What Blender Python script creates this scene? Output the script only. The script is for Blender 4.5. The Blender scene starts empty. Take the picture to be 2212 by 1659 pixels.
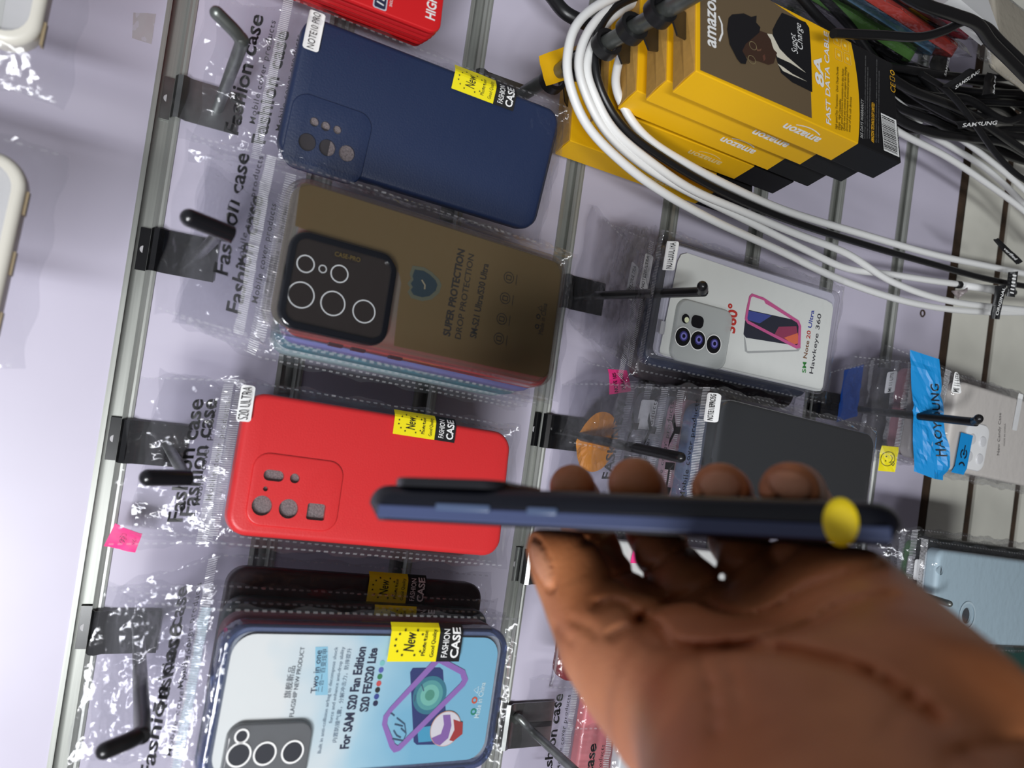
import bpy, bmesh, math, random
import numpy as np
from mathutils import Vector, Matrix, Euler
from mathutils.noise import noise as pnoise

sc = bpy.context.scene
COL = sc.collection

# ------------------------------------------------------------------ camera
# world: X right along the wall, Z up, the slat wall is the plane y = 0 and the shop is at y < 0.
# The photo was taken with the phone turned on its side, so the camera is rolled by about 90 degrees.
IW, IH, FPX = 2212.0, 1659.0, 1680.0
CR = np.array([[0.14058626, -0.45867081, -0.87741472],      # image right, in world axes
               [-0.98961595, -0.03831010, -0.13853748],     # image down
               [0.02992952, 0.88778007, -0.45929378]])      # viewing direction
CC = np.array([0.0, -0.5425, 0.0033])
cd = bpy.data.cameras.new('camera')
cam = bpy.data.objects.new('camera', cd); COL.objects.link(cam)
cd.sensor_width = 36.0; cd.sensor_fit = 'HORIZONTAL'; cd.lens = FPX / IW * 36.0
cd.clip_start = 0.01
m = Matrix.Identity(4)
for i in range(3):
    m[i][0] = CR[0][i]; m[i][1] = -CR[1][i]; m[i][2] = -CR[2][i]; m[i][3] = CC[i]
cam.matrix_world = m
cd.dof.use_dof = True; cd.dof.focus_distance = 0.56; cd.dof.aperture_fstop = 9.0
sc.camera = cam

# ------------------------------------------------------------------ light and exposure
w = bpy.data.worlds.new('shop'); sc.world = w; w.use_nodes = True
nt = w.node_tree; nt.nodes.clear()
tc = nt.nodes.new('ShaderNodeTexCoord'); sx = nt.nodes.new('ShaderNodeSeparateXYZ')
rp = nt.nodes.new('ShaderNodeValToRGB'); bg = nt.nodes.new('ShaderNodeBackground'); ow = nt.nodes.new('ShaderNodeOutputWorld')
mr = nt.nodes.new('ShaderNodeMapRange'); mr.inputs[1].default_value = -1.0; mr.inputs[2].default_value = 1.0
nt.links.new(tc.outputs['Generated'], sx.inputs[0]); nt.links.new(sx.outputs[2], mr.inputs[0])
nt.links.new(mr.outputs[0], rp.inputs[0]); nt.links.new(rp.outputs[0], bg.inputs[0]); nt.links.new(bg.outputs[0], ow.inputs[0])
e = rp.color_ramp.elements
e[0].position = 0.25; e[0].color = (0.10, 0.085, 0.08, 1); e[1].position = 0.85; e[1].color = (0.75, 0.78, 0.86, 1)
bg.inputs[1].default_value = 0.33

def area(name, loc, target, sx_, sy_, power, col=(1, 1, 1)):
    ld = bpy.data.lights.new(name, 'AREA'); ld.shape = 'RECTANGLE'; ld.size = sx_; ld.size_y = sy_
    ld.energy = power; ld.color = col
    o = bpy.data.objects.new(name, ld); COL.objects.link(o); o.location = loc
    o.rotation_euler = (Vector(target) - Vector(loc)).to_track_quat('-Z', 'Y').to_euler()
    return o
area('shop_lamp', (-0.44, -0.90, 0.30), (0.0, 0.0, -0.25), 0.26, 0.10, 7.4, (0.96, 0.97, 1.0))
area('fill_light', (-0.75, -2.6, 0.6), (0.05, 0.0, -0.6), 0.16, 1.2, 42.0, (0.95, 0.98, 1.0))  # added fill for film glints and a brighter wall, no known source
vs = sc.view_settings
vs.view_transform = 'Standard'; vs.look = 'None'; vs.gamma = 1.0; vs.use_curve_mapping = False
vs.exposure = -0.08
sc.cycles.transparent_max_bounces = 40
sc.cycles.adaptive_threshold = 0.02
sc.cycles.max_bounces = 6
sc.cycles.diffuse_bounces = 3
sc.cycles.glossy_bounces = 2
sc.cycles.caustics_reflective = False; sc.cycles.caustics_refractive = False
sc.cycles.sample_clamp_indirect = 4.0

# ------------------------------------------------------------------ geometry helpers
def ray(px, py):
    v = CR.T @ np.array([(px - IW / 2) / FPX, (py - IH / 2) / FPX, 1.0])
    return v
def at(px, py, d):                     # point of the plane d metres in front of the wall
    v = ray(px, py); t = (-d - CC[1]) / v[1]
    return Vector(CC + t * v)
def atz(px, py, z):                    # point at a given distance along the viewing axis
    return Vector(CC + z * ray(px, py))
def srgb(r, g, b):
    f = lambda c: (c / 255 / 12.92) if c / 255 <= 0.04045 else ((c / 255 + 0.055) / 1.055) ** 2.4
    return (f(r), f(g), f(b), 1.0)

def link(name, me, mat=None, parent=None, loc=None):
    o = bpy.data.objects.new(name, me); COL.objects.link(o)
    if mat is not None:
        if isinstance(mat, (list, tuple)):
            for q in mat: me.materials.append(q)
        elif len(me.materials) == 0: me.materials.append(mat)
    if parent is not None: o.parent = parent
    if loc is not None: o.location = loc
    return o
def mesh(name, verts, faces, mat=None, parent=None, smooth=True, auto=None):
    me = bpy.data.meshes.new(name)
    me.from_pydata([tuple(v) for v in verts], [], [tuple(int(i) for i in f) for f in faces]); me.update()
    if smooth:
        me.polygons.foreach_set('use_smooth', [True] * len(me.polygons))
        if auto is not None: me.set_sharp_from_angle(angle=math.radians(auto))
    return link(name, me, mat, parent)
def tag(o, label, cat, group=None, kind=None):
    o['label'] = label
    if cat: o['category'] = cat
    if group: o['group'] = group
    if kind: o['kind'] = kind
    return o
def empty(name, M=None, loc=None):
    o = bpy.data.objects.new(name, None); COL.objects.link(o); o.empty_display_size = 0.01
    if M is not None: o.matrix_world = M
    if loc is not None: o.location = loc
    return o

class MB:
    """collects primitives into one mesh"""
    def __init__(s): s.v = []; s.f = []
    def add(s, v, f):
        n = len(s.v); s.v += [tuple(p) for p in v]; s.f += [tuple(i + n for i in q) for q in f]; return s
    def box(s, c, d, M=None):
        cx, cy, cz = c; a, b, e_ = d[0] / 2, d[1] / 2, d[2] / 2
        v = [(cx + i * a, cy + j * b, cz + k * e_) for i in (-1, 1) for j in (-1, 1) for k in (-1, 1)]
        if M is not None: v = [M @ Vector(p) for p in v]
        return s.add(v, [(0, 1, 3, 2), (4, 6, 7, 5), (0, 4, 5, 1), (2, 3, 7, 6), (0, 2, 6, 4), (1, 5, 7, 3)])
    def quad(s, pts): return s.add(pts, [tuple(range(len(pts)))])
    def tube(s, path, r, seg=12, cap=True, flat=None):
        v, f = sweep(path, r, seg, cap); return s.add(v, f)
    def build(s, name, mat, parent=None, smooth=True, auto=40):
        return mesh(name, s.v, s.f, mat, parent, smooth, auto)

def spline(pts, n=12):
    """Catmull-Rom through pts"""
    P = [Vector(p) for p in pts]; out = []
    for i in range(len(P) - 1):
        p0 = P[max(i - 1, 0)]; p1 = P[i]; p2 = P[i + 1]; p3 = P[min(i + 2, len(P) - 1)]
        for k in range(n):
            t = k / n
            out.append(0.5 * ((2 * p1) + (p2 - p0) * t + (2 * p0 - 5 * p1 + 4 * p2 - p3) * t * t + (3 * p1 - p0 - 3 * p2 + p3) * t ** 3))
    out.append(P[-1]); return out
def sweep(path, r, seg=12, cap=True):
    P = [Vector(p) for p in path]; n = len(P)
    R = r if isinstance(r, (list, tuple)) else [r] * n
    T = [(P[min(i + 1, n - 1)] - P[max(i - 1, 0)]).normalized() for i in range(n)]
    a = Vector((0, 0, 1)) if abs(T[0].z) < 0.9 else Vector((1, 0, 0))
    N = T[0].cross(a).normalized(); v = []; f = []
    for i in range(n):
        N = (N - T[i] * N.dot(T[i])).normalized(); Bn = T[i].cross(N)
        for k in range(seg):
            q = 2 * math.pi * k / seg
            v.append(P[i] + (N * math.cos(q) + Bn * math.sin(q)) * R[i])
    for i in range(n - 1):
        for k in range(seg):
            k2 = (k + 1) % seg
            f.append((i * seg + k, i * seg + k2, (i + 1) * seg + k2, (i + 1) * seg + k))
    if cap:
        f.append(tuple(range(seg))[::-1]); f.append(tuple((n - 1) * seg + k for k in range(seg)))
    return v, f
def rod_path(path, r, seg=14):
    """tube with a rounded far end"""
    P = [Vector(p) for p in path]; d = (P[-1] - P[-2]).normalized(); R = [r] * len(P)
    for q in (0.35, 0.7, 0.9, 1.0):
        P.append(P[len(path) - 1] + d * r * q); R.append(r * max(0.02, math.sqrt(max(0, 1 - q * q))))
    return sweep(P, R, seg)

def rrect(w_, h_, r, seg=7, cx=0, cy=0):
    pts = []
    r = max(min(r, w_ / 2 - 1e-6, h_ / 2 - 1e-6), 1e-5)
    for (sx_, sy_, a0) in ((1, 1, 0), (-1, 1, 90), (-1, -1, 180), (1, -1, 270)):
        for k in range(seg + 1):
            a = math.radians(a0 + 90 * k / seg)
            pts.append((cx + sx_ * (w_ / 2 - r) + r * math.cos(a), cy + sy_ * (h_ / 2 - r) + r * math.sin(a)))
    return pts
def circ(cx, cy, r, seg=28):
    return [(cx + r * math.cos(2 * math.pi * k / seg), cy + r * math.sin(2 * math.pi * k / seg)) for k in range(seg)]
_dg = None
def fill(loops):
    """triangulate outlines with holes (even-odd) -> 2-D verts, faces"""
    cu = bpy.data.curves.new('t', 'CURVE'); cu.dimensions = '2D'; cu.fill_mode = 'BOTH'
    for lp in loops:
        s = cu.splines.new('POLY'); s.points.add(len(lp) - 1)
        for i, p in enumerate(lp): s.points[i].co = (p[0], p[1], 0, 1)
        s.use_cyclic_u = True
    o = bpy.data.objects.new('t', cu); me = o.to_mesh()
    v = [(q.co.x, q.co.y) for q in me.vertices]; f = [tuple(p.vertices) for p in me.polygons]
    o.to_mesh_clear(); bpy.data.objects.remove(o); bpy.data.curves.remove(cu)
    return v, f
def txt2d(s, size=1.0, bold=0.0, shear=0.0, spacing=1.0, align='LEFT', lines=1.0):
    cu = bpy.data.curves.new('t', 'FONT'); cu.body = s; cu.size = size; cu.offset = bold * size; cu.shear = shear
    cu.space_character = spacing; cu.align_x = align; cu.resolution_u = 3; cu.space_line = lines
    cu.fill_mode = 'FRONT'
    o = bpy.data.objects.new('t', cu); COL.objects.link(o)
    dg = bpy.context.evaluated_depsgraph_get(); oe = o.evaluated_get(dg)
    me = bpy.data.meshes.new_from_object(oe)
    v = [(q.co.x, q.co.y) for q in me.vertices]; f = [tuple(p.vertices) for p in me.polygons]
    bpy.data.objects.remove(o); bpy.data.curves.remove(cu); bpy.data.meshes.remove(me)
    return v, f
def text_fit(s, a, b, bold=0.0, shear=0.0, spacing=1.0, height=None, flip=False):
    """2-D text whose baseline runs from a to b; height = cap height (None keeps proportions)"""
    v, f = txt2d(s, 1.0, bold, shear, spacing)
    if not v: return [], []
    xs = [p[0] for p in v]; x0, x1 = min(xs), max(xs)
    ax, ay = a; bx, by = b; L = math.hypot(bx - ax, by - ay); ux, uy = (bx - ax) / L, (by - ay) / L
    sx_ = L / (x1 - x0); sy_ = sx_ if height is None else height / 0.72
    if flip: sy_ = -sy_
    return [(ax + ux * (p[0] - x0) * sx_ - uy * p[1] * sy_, ay + uy * (p[0] - x0) * sx_ + ux * p[1] * sy_) for p in v], f

# ------------------------------------------------------------------ materials
MATS = {}
def nmat(name):
    ma = bpy.data.materials.new(name); ma.use_nodes = True; n = ma.node_tree
    for q in list(n.nodes):
        if q.type != 'OUTPUT_MATERIAL': n.nodes.remove(q)
    return ma, n, [q for q in n.nodes if q.type == 'OUTPUT_MATERIAL'][0]
def pbr(name, col, rough=0.5, metal=0.0, coat=0.0, noise=0.0, nscale=40.0, bump=0.0, bscale=400.0, spec=0.5, sss=0.0, alpha=1.0, stretch=None):
    if name in MATS: return MATS[name]
    ma, n, out = nmat(name)
    b = n.nodes.new('ShaderNodeBsdfPrincipled'); n.links.new(b.outputs[0], out.inputs[0])
    b.inputs['Base Color'].default_value = col; b.inputs['Roughness'].default_value = rough; b.inputs['Metallic'].default_value = metal
    b.inputs['Coat Weight'].default_value = coat; b.inputs['Specular IOR Level'].default_value = spec
    b.inputs['Alpha'].default_value = alpha
    if sss: b.inputs['Subsurface Weight'].default_value = sss; b.inputs['Subsurface Radius'].default_value = (0.01, 0.004, 0.002)
    tcn = n.nodes.new('ShaderNodeTexCoord'); vec = tcn.outputs['Object']
    if stretch:
        mp = n.nodes.new('ShaderNodeMapping'); mp.inputs['Scale'].default_value = stretch
        n.links.new(vec, mp.inputs[0]); vec = mp.outputs[0]
    if noise:
        t = n.nodes.new('ShaderNodeTexNoise'); t.inputs['Scale'].default_value = nscale; t.inputs['Detail'].default_value = 4
        n.links.new(vec, t.inputs[0])
        mx = n.nodes.new('ShaderNodeMixRGB'); mx.blend_type = 'MULTIPLY'; mx.inputs[0].default_value = 1
        cr = n.nodes.new('ShaderNodeValToRGB'); cr.color_ramp.elements[0].color = (1 - noise,) * 3 + (1,); cr.color_ramp.elements[0].position = 0.3
        cr.color_ramp.elements[1].position = 0.7
        n.links.new(t.outputs[0], cr.inputs[0]); n.links.new(cr.outputs[0], mx.inputs[2]); mx.inputs[1].default_value = col
        n.links.new(mx.outputs[0], b.inputs['Base Color'])
    if bump:
        t2 = n.nodes.new('ShaderNodeTexNoise'); t2.inputs['Scale'].default_value = bscale; t2.inputs['Detail'].default_value = 3
        n.links.new(vec, t2.inputs[0]); bp = n.nodes.new('ShaderNodeBump'); bp.inputs['Strength'].default_value = bump
        bp.inputs['Distance'].default_value = 0.001
        n.links.new(t2.outputs[0], bp.inputs['Height']); n.links.new(bp.outputs[0], b.inputs['Normal'])
    MATS[name] = ma; return ma
def film(name, tint=(0.95, 0.95, 0.96), haze=0.010, refl=1.3, base=0.024, rough=0.09, bump=0.9, bscale=90.0, hazecol=(0.9, 0.9, 0.92)):
    """thin clear plastic: see-through with sharp reflections on its creases"""
    if name in MATS: return MATS[name]
    ma, n, out = nmat(name)
    tr = n.nodes.new('ShaderNodeBsdfTransparent'); tr.inputs[0].default_value = tint + (1,)
    gl = n.nodes.new('ShaderNodeBsdfGlossy'); gl.inputs['Roughness'].default_value = rough
    df = n.nodes.new('ShaderNodeBsdfDiffuse'); df.inputs[0].default_value = hazecol + (1,)
    lw = n.nodes.new('ShaderNodeLayerWeight'); lw.inputs['Blend'].default_value = 0.5
    pw = n.nodes.new('ShaderNodeMath'); pw.operation = 'POWER'; pw.inputs[1].default_value = 3.0
    ml = n.nodes.new('ShaderNodeMath'); ml.operation = 'MULTIPLY_ADD'; ml.inputs[1].default_value = refl * 0.5; ml.inputs[2].default_value = base; ml.use_clamp = True
    m1 = n.nodes.new('ShaderNodeMixShader'); m2 = n.nodes.new('ShaderNodeMixShader'); m1.inputs[0].default_value = haze
    n.links.new(tr.outputs[0], m1.inputs[1]); n.links.new(df.outputs[0], m1.inputs[2])
    n.links.new(lw.outputs['Facing'], pw.inputs[0]); n.links.new(pw.outputs[0], ml.inputs[0]); n.links.new(ml.outputs[0], m2.inputs[0])
    n.links.new(m1.outputs[0], m2.inputs[1]); n.links.new(gl.outputs[0], m2.inputs[2]); n.links.new(m2.outputs[0], out.inputs[0])
    if bump:
        tcn = n.nodes.new('ShaderNodeTexCoord'); t = n.nodes.new('ShaderNodeTexNoise'); t.inputs['Scale'].default_value = bscale
        t.inputs['Detail'].default_value = 2; n.links.new(tcn.outputs['Object'], t.inputs[0])
        bp = n.nodes.new('ShaderNodeBump'); bp.inputs['Strength'].default_value = bump; bp.inputs['Distance'].default_value = 0.0015
        # extra sharp creases where the mesh is marked as crumpled
        vo = n.nodes.new('ShaderNodeTexVoronoi'); vo.inputs['Scale'].default_value = 62; n.links.new(tcn.outputs['Object'], vo.inputs[0])
        ak = n.nodes.new('ShaderNodeAttribute'); ak.attribute_name = 'crumple'
        mk = n.nodes.new('ShaderNodeMath'); mk.operation = 'MULTIPLY'; n.links.new(vo.outputs['Distance'], mk.inputs[0]); n.links.new(ak.outputs['Fac'], mk.inputs[1])
        ad = n.nodes.new('ShaderNodeMath'); ad.operation = 'MULTIPLY_ADD'; ad.inputs[1].default_value = 1.1; n.links.new(mk.outputs[0], ad.inputs[0]); n.links.new(t.outputs[0], ad.inputs[2])
        n.links.new(ad.outputs[0], bp.inputs['Height'])
        n.links.new(bp.outputs[0], gl.inputs['Normal']); n.links.new(bp.outputs[0], lw.inputs['Normal'])
    MATS[name] = ma; return ma
def col(name, r, g, b, rough=0.5, **k): return pbr(name, srgb(r, g, b), rough, **k)
def rgb_mat(r, g, b, rough=0.45, **k): return col('paint_%d_%d_%d' % (r, g, b), r, g, b, rough, **k)

LAV = pbr('lavender_laminate', srgb(202, 196, 213), 0.38, noise=0.05, nscale=14)
ALU = pbr('aluminium', srgb(176, 178, 172), 0.36, metal=0.45, noise=0.25, nscale=8, stretch=(1, 60, 60))
CREAM = pbr('cream_board', srgb(222, 220, 208), 0.5, noise=0.12, nscale=18)
RAWWOOD = pbr('raw_brown_board', srgb(66, 48, 32), 0.85, noise=0.55, nscale=60, bump=0.5)
BLACKM = pbr('black_enamel', (0.006, 0.006, 0.007, 1), 0.22, coat=0.5, noise=0.3, nscale=120)
ROD = pbr('black_rod', (0.012, 0.012, 0.013, 1), 0.28, noise=0.4, nscale=90)
STEEL = pbr('zinc_steel', srgb(150, 152, 150), 0.3, metal=0.9, noise=0.35, nscale=60)
GREYROD = pbr('grey_rod', srgb(128, 132, 128), 0.36, metal=0.75, noise=0.4, nscale=70)
INK = pbr('black_ink', (0.01, 0.01, 0.011, 1), 0.5)
WHITE = rgb_mat(238, 238, 236)
YEL = rgb_mat(238, 222, 22)
FILM = film('bag_film')
SEAM = film('seam_weld', haze=0.16, base=0.05)
ZIP = film('zip_ridge', haze=0.5, base=0.1, rough=0.15)
FOAM = pbr('grey_foam', srgb(140, 128, 128), 0.9, noise=0.5, nscale=900, bump=0.6, bscale=1500)
# ------------------------------------------------------------------ the slat wall
PITCH = 0.1; GH = 0.0125; GD = 0.010; X0, X1 = -0.75, 0.95
def slat_profile(z_top, z_bot, grooves, gh, gd):
    pts = [(0.0, z_top)]
    for z in grooves:
        pts += [(0.0, z), (gd, z), (gd, z - gh), (0.0, z - gh)]
    pts.append((0.0, z_bot)); pts += [(0.02, z_bot), (0.02, z_top)]
    return pts
def extrude_x(name, prof, mat, x0=X0, x1=X1, parent=None):
    n = len(prof); v = [(x0, y, z) for y, z in prof] + [(x1, y, z) for y, z in prof]
    f = [(i, (i + 1) % n, (i + 1) % n + n, i + n) for i in range(n)]
    vv, ff = fill([[(y, z) for y, z in prof]])
    k = len(v); v += [(x0, a, b) for a, b in vv]; f += [tuple(i + k for i in q) for q in ff]
    k = len(v); v += [(x1, a, b) for a, b in vv]; f += [tuple(i + k for i in q)[::-1] for q in ff]
    return mesh(name, v, f, mat, parent, False)
ZR = [0.1, 0.0, -0.1, -0.2, -0.3, -0.4, -0.5, -0.6, -0.7]
o = extrude_x('wall_back', slat_profile(0.42, -0.793, ZR, GH, GD), LAV)
tag(o, 'lavender laminate slat wall the hooks hang on', None, kind='structure')
o = extrude_x('wall_lower', [(0.004 + a, b) for a, b in slat_profile(-0.812, -1.45, [-0.880, -0.972, -1.064, -1.157, -1.247], 0.0155, 0.013)], CREAM)
tag(o, 'cream slat board with dark grooves below the lavender wall', None, kind='structure')
o = mesh('trim_9', [], [], None)
bpy.data.objects.remove(o)
o = extrude_x('trim_9', [(0.004, -0.790), (0.004, -0.813), (0.019, -0.813), (0.019, -0.790)], RAWWOOD)
tag(o, 'raw brown strip between the lavender and the cream boards', None, kind='structure')
for i, z in enumerate([-0.880, -0.972, -1.064, -1.157, -1.247]):
    o = extrude_x('trim_%d' % (20 + i), [(0.0070, z), (0.0070, z - 0.0155), (0.0168, z - 0.0155), (0.0168, z)], RAWWOOD)
    tag(o, 'raw brown groove bottom in the cream board', None, kind='structure')
for i, z in enumerate(ZR):
    L = 0.0016
    pr = [(-0.0012, z + 0.0022), (-0.0012, z - 0.0008), (GD - L, z - 0.0008), (GD - L, z - GH + 0.0016), (0.0022, z - GH + 0.0016), (0.0022, z - GH + 0.0034), (0.0006, z - GH + 0.0034),
          (-0.0014, z - GH + 0.0016), (-0.0010, z - GH + 0.0002), (-0.0014, z - GH - 0.0012), (-0.0012, z - GH - 0.0028), (-0.0002, z - GH - 0.0028),
          (-0.0002, z - GH), (GD - 0.0002, z - GH), (GD - 0.0002, z), (-0.0002, z), (-0.0002, z + 0.0022)]
    o = extrude_x('trim_%d' % (i + 1), pr, ALU)
    tag(o, 'aluminium insert lining a groove of the slat wall', None, kind='structure')
# a strip of old clear tape left on the wall and a nail hole lower down
a, b, c, d = at(288, 27, 0.0004), at(337, 30, 0.0004), at(327, 95, 0.0004), at(285, 82, 0.0004)
TAPE = film('old_tape', tint=(0.97, 0.96, 0.94), haze=0.12, hazecol=(0.78, 0.74, 0.70), base=0.02, bump=0.2)
def sheet(name, c4, th, mat, parent=None, nx=8, ny=8, wav=0.0, seed=0, M=None):
    """thin slightly wavy sheet through four corners"""
    P = [Vector(q) for q in c4]; nrm = (P[1] - P[0]).cross(P[3] - P[0]).normalized()
    v = []; f = []
    for s in (0, 1):
        for j in range(ny + 1):
            for i in range(nx + 1):
                u, t = i / nx, j / ny
                p = P[0] * (1 - u) * (1 - t) + P[1] * u * (1 - t) + P[2] * u * t + P[3] * (1 - u) * t
                hgt = wav * pnoise(Vector((u * 2.5 + seed, t * 2.5, seed * 1.7)))
                v.append(p + nrm * (hgt + s * th))
    k = (nx + 1) * (ny + 1)
    for j in range(ny):
        for i in range(nx):
            q = j * (nx + 1) + i
            f.append((q, q + nx + 1, q + nx + 2, q + 1)); f.append((k + q, k + q + 1, k + q + nx + 2, k + q + nx + 1))
    for i in range(nx):
        f.append((i, i + 1, k + i + 1, k + i)); q = ny * (nx + 1) + i; f.append((q + 1, q, k + q, k + q + 1))
    for j in range(ny):
        q = j * (nx + 1); f.append((q + nx + 1, q, k + q, k + q + nx + 1)); q += nx; f.append((q, q + nx + 1, k + q + nx + 1, k + q))
    return mesh(name, v, f, mat, parent, True, 50)
tag(sheet('adhesive_tape', [a, b, c, d], 0.0002, TAPE, wav=0.0006), 'small square of yellowed clear tape stuck on the bare lavender wall', 'tape')
p = at(1992, 677, 0.0)
mb = MB(); v, f = [], []
pts = [(1.0, 0), (0.8, -0.0012), (0.5, 0.0012), (0.2, 0.002), (0.0, 0.0022)]
n = 16
for r, y in pts:
    for k in range(n): v.append((p.x + 0.0042 * r * math.cos(2 * math.pi * k / n) * (1 + .1 * math.sin(3 * k)), y - 0.0004, p.z + 0.0042 * r * math.sin(2 * math.pi * k / n)))
for j in range(len(pts) - 1):
    for k in range(n): f.append((j * n + k, j * n + (k + 1) % n, (j + 1) * n + (k + 1) % n, (j + 1) * n + k))
tag(mesh('wall_hole', v, f, RAWWOOD), 'chipped brown hole in the lavender slat below the white cables', 'wall hole')  # brown dished disc modelled for the hole

# ------------------------------------------------------------------ hooks
def hook(x, n, label, path, r=0.003, plate=BLACKM, rod=ROD, tip=None, tiplen=0.0, width=0.027, slot=False, plate_h=0.027):
    """bracket that clips into groove n, with a rod; path in world points"""
    z = -PITCH * n; root = empty('display_hook', loc=(x, 0, z - 0.03))
    tag(root, label, 'hook', 'hooks on the slat wall')
    O = Vector((x, 0, z - 0.03))
    # bent sheet: tongue in the groove, curl over the lip, flat plate on the slat
    prof = [(0.0072, 0.027), (0.0066, 0.0195), (0.0035, 0.0185), (-0.0012, 0.0205), (-0.0046, 0.0192), (-0.0056, 0.0165), (-0.0042, 0.0140), (-0.0026, 0.0120),
            (-0.0024, 0.008), (-0.0024, 0.008 - plate_h)]
    v = []; f = []; th = 0.0012; N = len(prof)
    for s in (-1, 1):
        for (y, zz) in prof: v.append((s * width / 2, y, zz))
        for i, (y, zz) in enumerate(prof):
            a = Vector(prof[max(i - 1, 0)]); b = Vector(prof[min(i + 1, N - 1)]); t = (b - a).normalized()
            v.append((s * width / 2, y - abs(t.y) * th - 0.0, zz + (t.x * -1 if i < 5 else 0) * th * 0.3))
    for i in range(N - 1):
        f += [(i, i + 1, 2 * N + i + 1, 2 * N + i), (N + i + 1, N + i, 3 * N + i, 3 * N + i + 1), (i + 1, i, N + i, N + i + 1), (2 * N + i, 2 * N + i + 1, 3 * N + i + 1, 3 * N + i)]
    f += [(0, 2 * N, 3 * N, N), (N - 1, 2 * N - 1, 4 * N - 1, 3 * N - 1)]
    mesh('bracket', v, f, plate, root, True, 35)
    h = MB(); c = circ(0, 0.0235, 0.0024, 14)
    h.add([(q[0], 0.0058, q[1]) for q in c], [tuple(range(14))])
    h.build('screw_hole', pbr('hole_pale', srgb(190, 188, 190), 0.6) if plate is BLACKM or plate is STEEL else INK, root, False)
    if slot:
        s = MB(); s.box((0, -0.0038, -0.014), (0.004, 0.0006, 0.022)); s.build('slot', INK, root, False)
    P = [Vector(q) - O for q in path]
    v, f = rod_path(spline(P, 6) if len(P) > 2 else P, r, 14); mesh('rod', v, f, rod, root, True, 60)
    if tip is not None:
        a, b = P[-2], P[-1]; d = (b - a).normalized()
        s0 = b - d * tiplen
        v, f = rod_path([s0, s0 + d * 0.0015, b + d * 0.0006], r + 0.0011, 16); mesh('tip_cap', v, f, tip, root, True, 60)
    return root
def bend(base, b, tip):
    """rod path with a short rounded elbow"""
    base, b, tip = Vector(base), Vector(b), Vector(tip)
    d1 = (base - b).normalized(); d2 = (tip - b).normalized(); e_ = 0.006
    return [base, base.lerp(b, 0.5), b + d1 * e_, b + d1 * e_ * 0.3 + d2 * e_ * 0.3, b + d2 * e_, tip]
CAP = pbr('black_vinyl_cap', (0.008, 0.008, 0.010, 1), 0.25, coat=0.4)
hx = at(385, 213, 0).x
B1 = at(525, 85, 0.122); B2 = at(478, 498, 0.166); B3 = at(402, 1032, 0.132); B4 = at(308, 1588, 0.168)
h1 = Vector((hx, -0.003, -0.036))
hook(hx, 0, 'bare steel hook with upturned end above the navy case', bend(h1, B1, at(468, 28, 0.128)), 0.0034, STEEL, GREYROD)
hx2 = at(345, 543, 0).x
hook(hx2, 0, 'black capped hook carrying the smoky brown clear case', bend((hx2, -0.003, -0.037), B2, at(412, 472, 0.172)), 0.003, tip=CAP, tiplen=0.020)
hx3 = at(250, 950, 0).x
hook(hx3, 0, 'black capped hook carrying the bright red case', bend((hx3, -0.003, -0.037), B3, at(322, 1032, 0.142)), 0.003, BLACKM, GREYROD, tip=CAP, tiplen=0.021)
hx4 = at(195, 1362, 0).x
hook(hx4, 0, 'black hook with worn upturned tip carrying the pale blue card case', bend((hx4, -0.003, -0.037), B4, at(226, 1622, 0.176)), 0.0037)
hx5 = at(1262, 640, 0).x; T5 = at(1520, 630, 0.150)
hook(hx5, 3, 'black hook with ball end carrying the white card cases', bend((hx5, -0.003, T5.z - 0.003), T5, at(1517, 618, 0.158)), 0.0034)
hx6 = at(1175, 930, 0).x; T6 = at(1470, 988, 0.146)
hook(hx6, 3, 'black hook holding the glossy black case packs above the fingertips', [(hx6, -0.003, T6.z - 0.002), ((hx6 + T6.x) / 2, -0.07, T6.z - 0.001), T6], 0.0036)
hx7 = at(1112, 1222, 0).x
hook(hx7, 3, 'zinc hook just behind the thumb tip', [(hx7, -0.003, -0.336), (hx7, -0.05, -0.336), (hx7 - 0.002, -0.10, -0.334)], 0.003, STEEL, GREYROD)
hx8 = at(1140, 1562, 0).x
p0 = at(1115, 1545, 0.004); p1 = at(1150, 1580, 0.020); p2 = at(1245, 1668, 0.115)
hook(hx8, 3, 'zinc wire hook below the pale blue card case', [(hx8 + 0.004, -0.003, -0.322), p0 + Vector((0, -0.004, 0)), p1, p1.lerp(p2, 0.5), p2], 0.0032, STEEL, GREYROD, width=0.036, slot=True, plate_h=0.034)
T9 = at(2108, 912, 0.150)
hx9 = T9.x + 0.004
hook(hx9, 6, 'black hook carrying the clear cases with the bright blue band', bend((hx9, -0.003, T9.z - 0.004), T9, at(2114, 904, 0.156)), 0.0036)
T10 = at(2050, 1304, 0.150)
hook(T10.x + 0.003, 6, 'small steel hook in front of the ice blue case', [(T10.x + 0.003, -0.003, T10.z - 0.002), (T10.x + 0.001, -0.08, T10.z - 0.001), T10], 0.0028, STEEL, GREYROD)
xa = 0.235; za = -0.243
A_END = at(1500, -14, 0.205)
hook(xa, 2, 'dull steel hook with black hang tabs holding the yellow boxes', [(xa, -0.003, za), (xa, -0.10, za), (A_END.x, -0.20, A_END.z), A_END + Vector((-0.002, -0.03, 0.004))], 0.0052, STEEL, GREYROD)
# ------------------------------------------------------------------ packed phone cases
def rot3(rx, ry, rz): return Euler([math.radians(q) for q in (rx, ry, rz)], 'XYZ').to_matrix()
def sstep(a, b, x):
    t = np.clip((x - a) / (b - a), 0, 1); return t * t * (3 - 2 * t)

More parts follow.
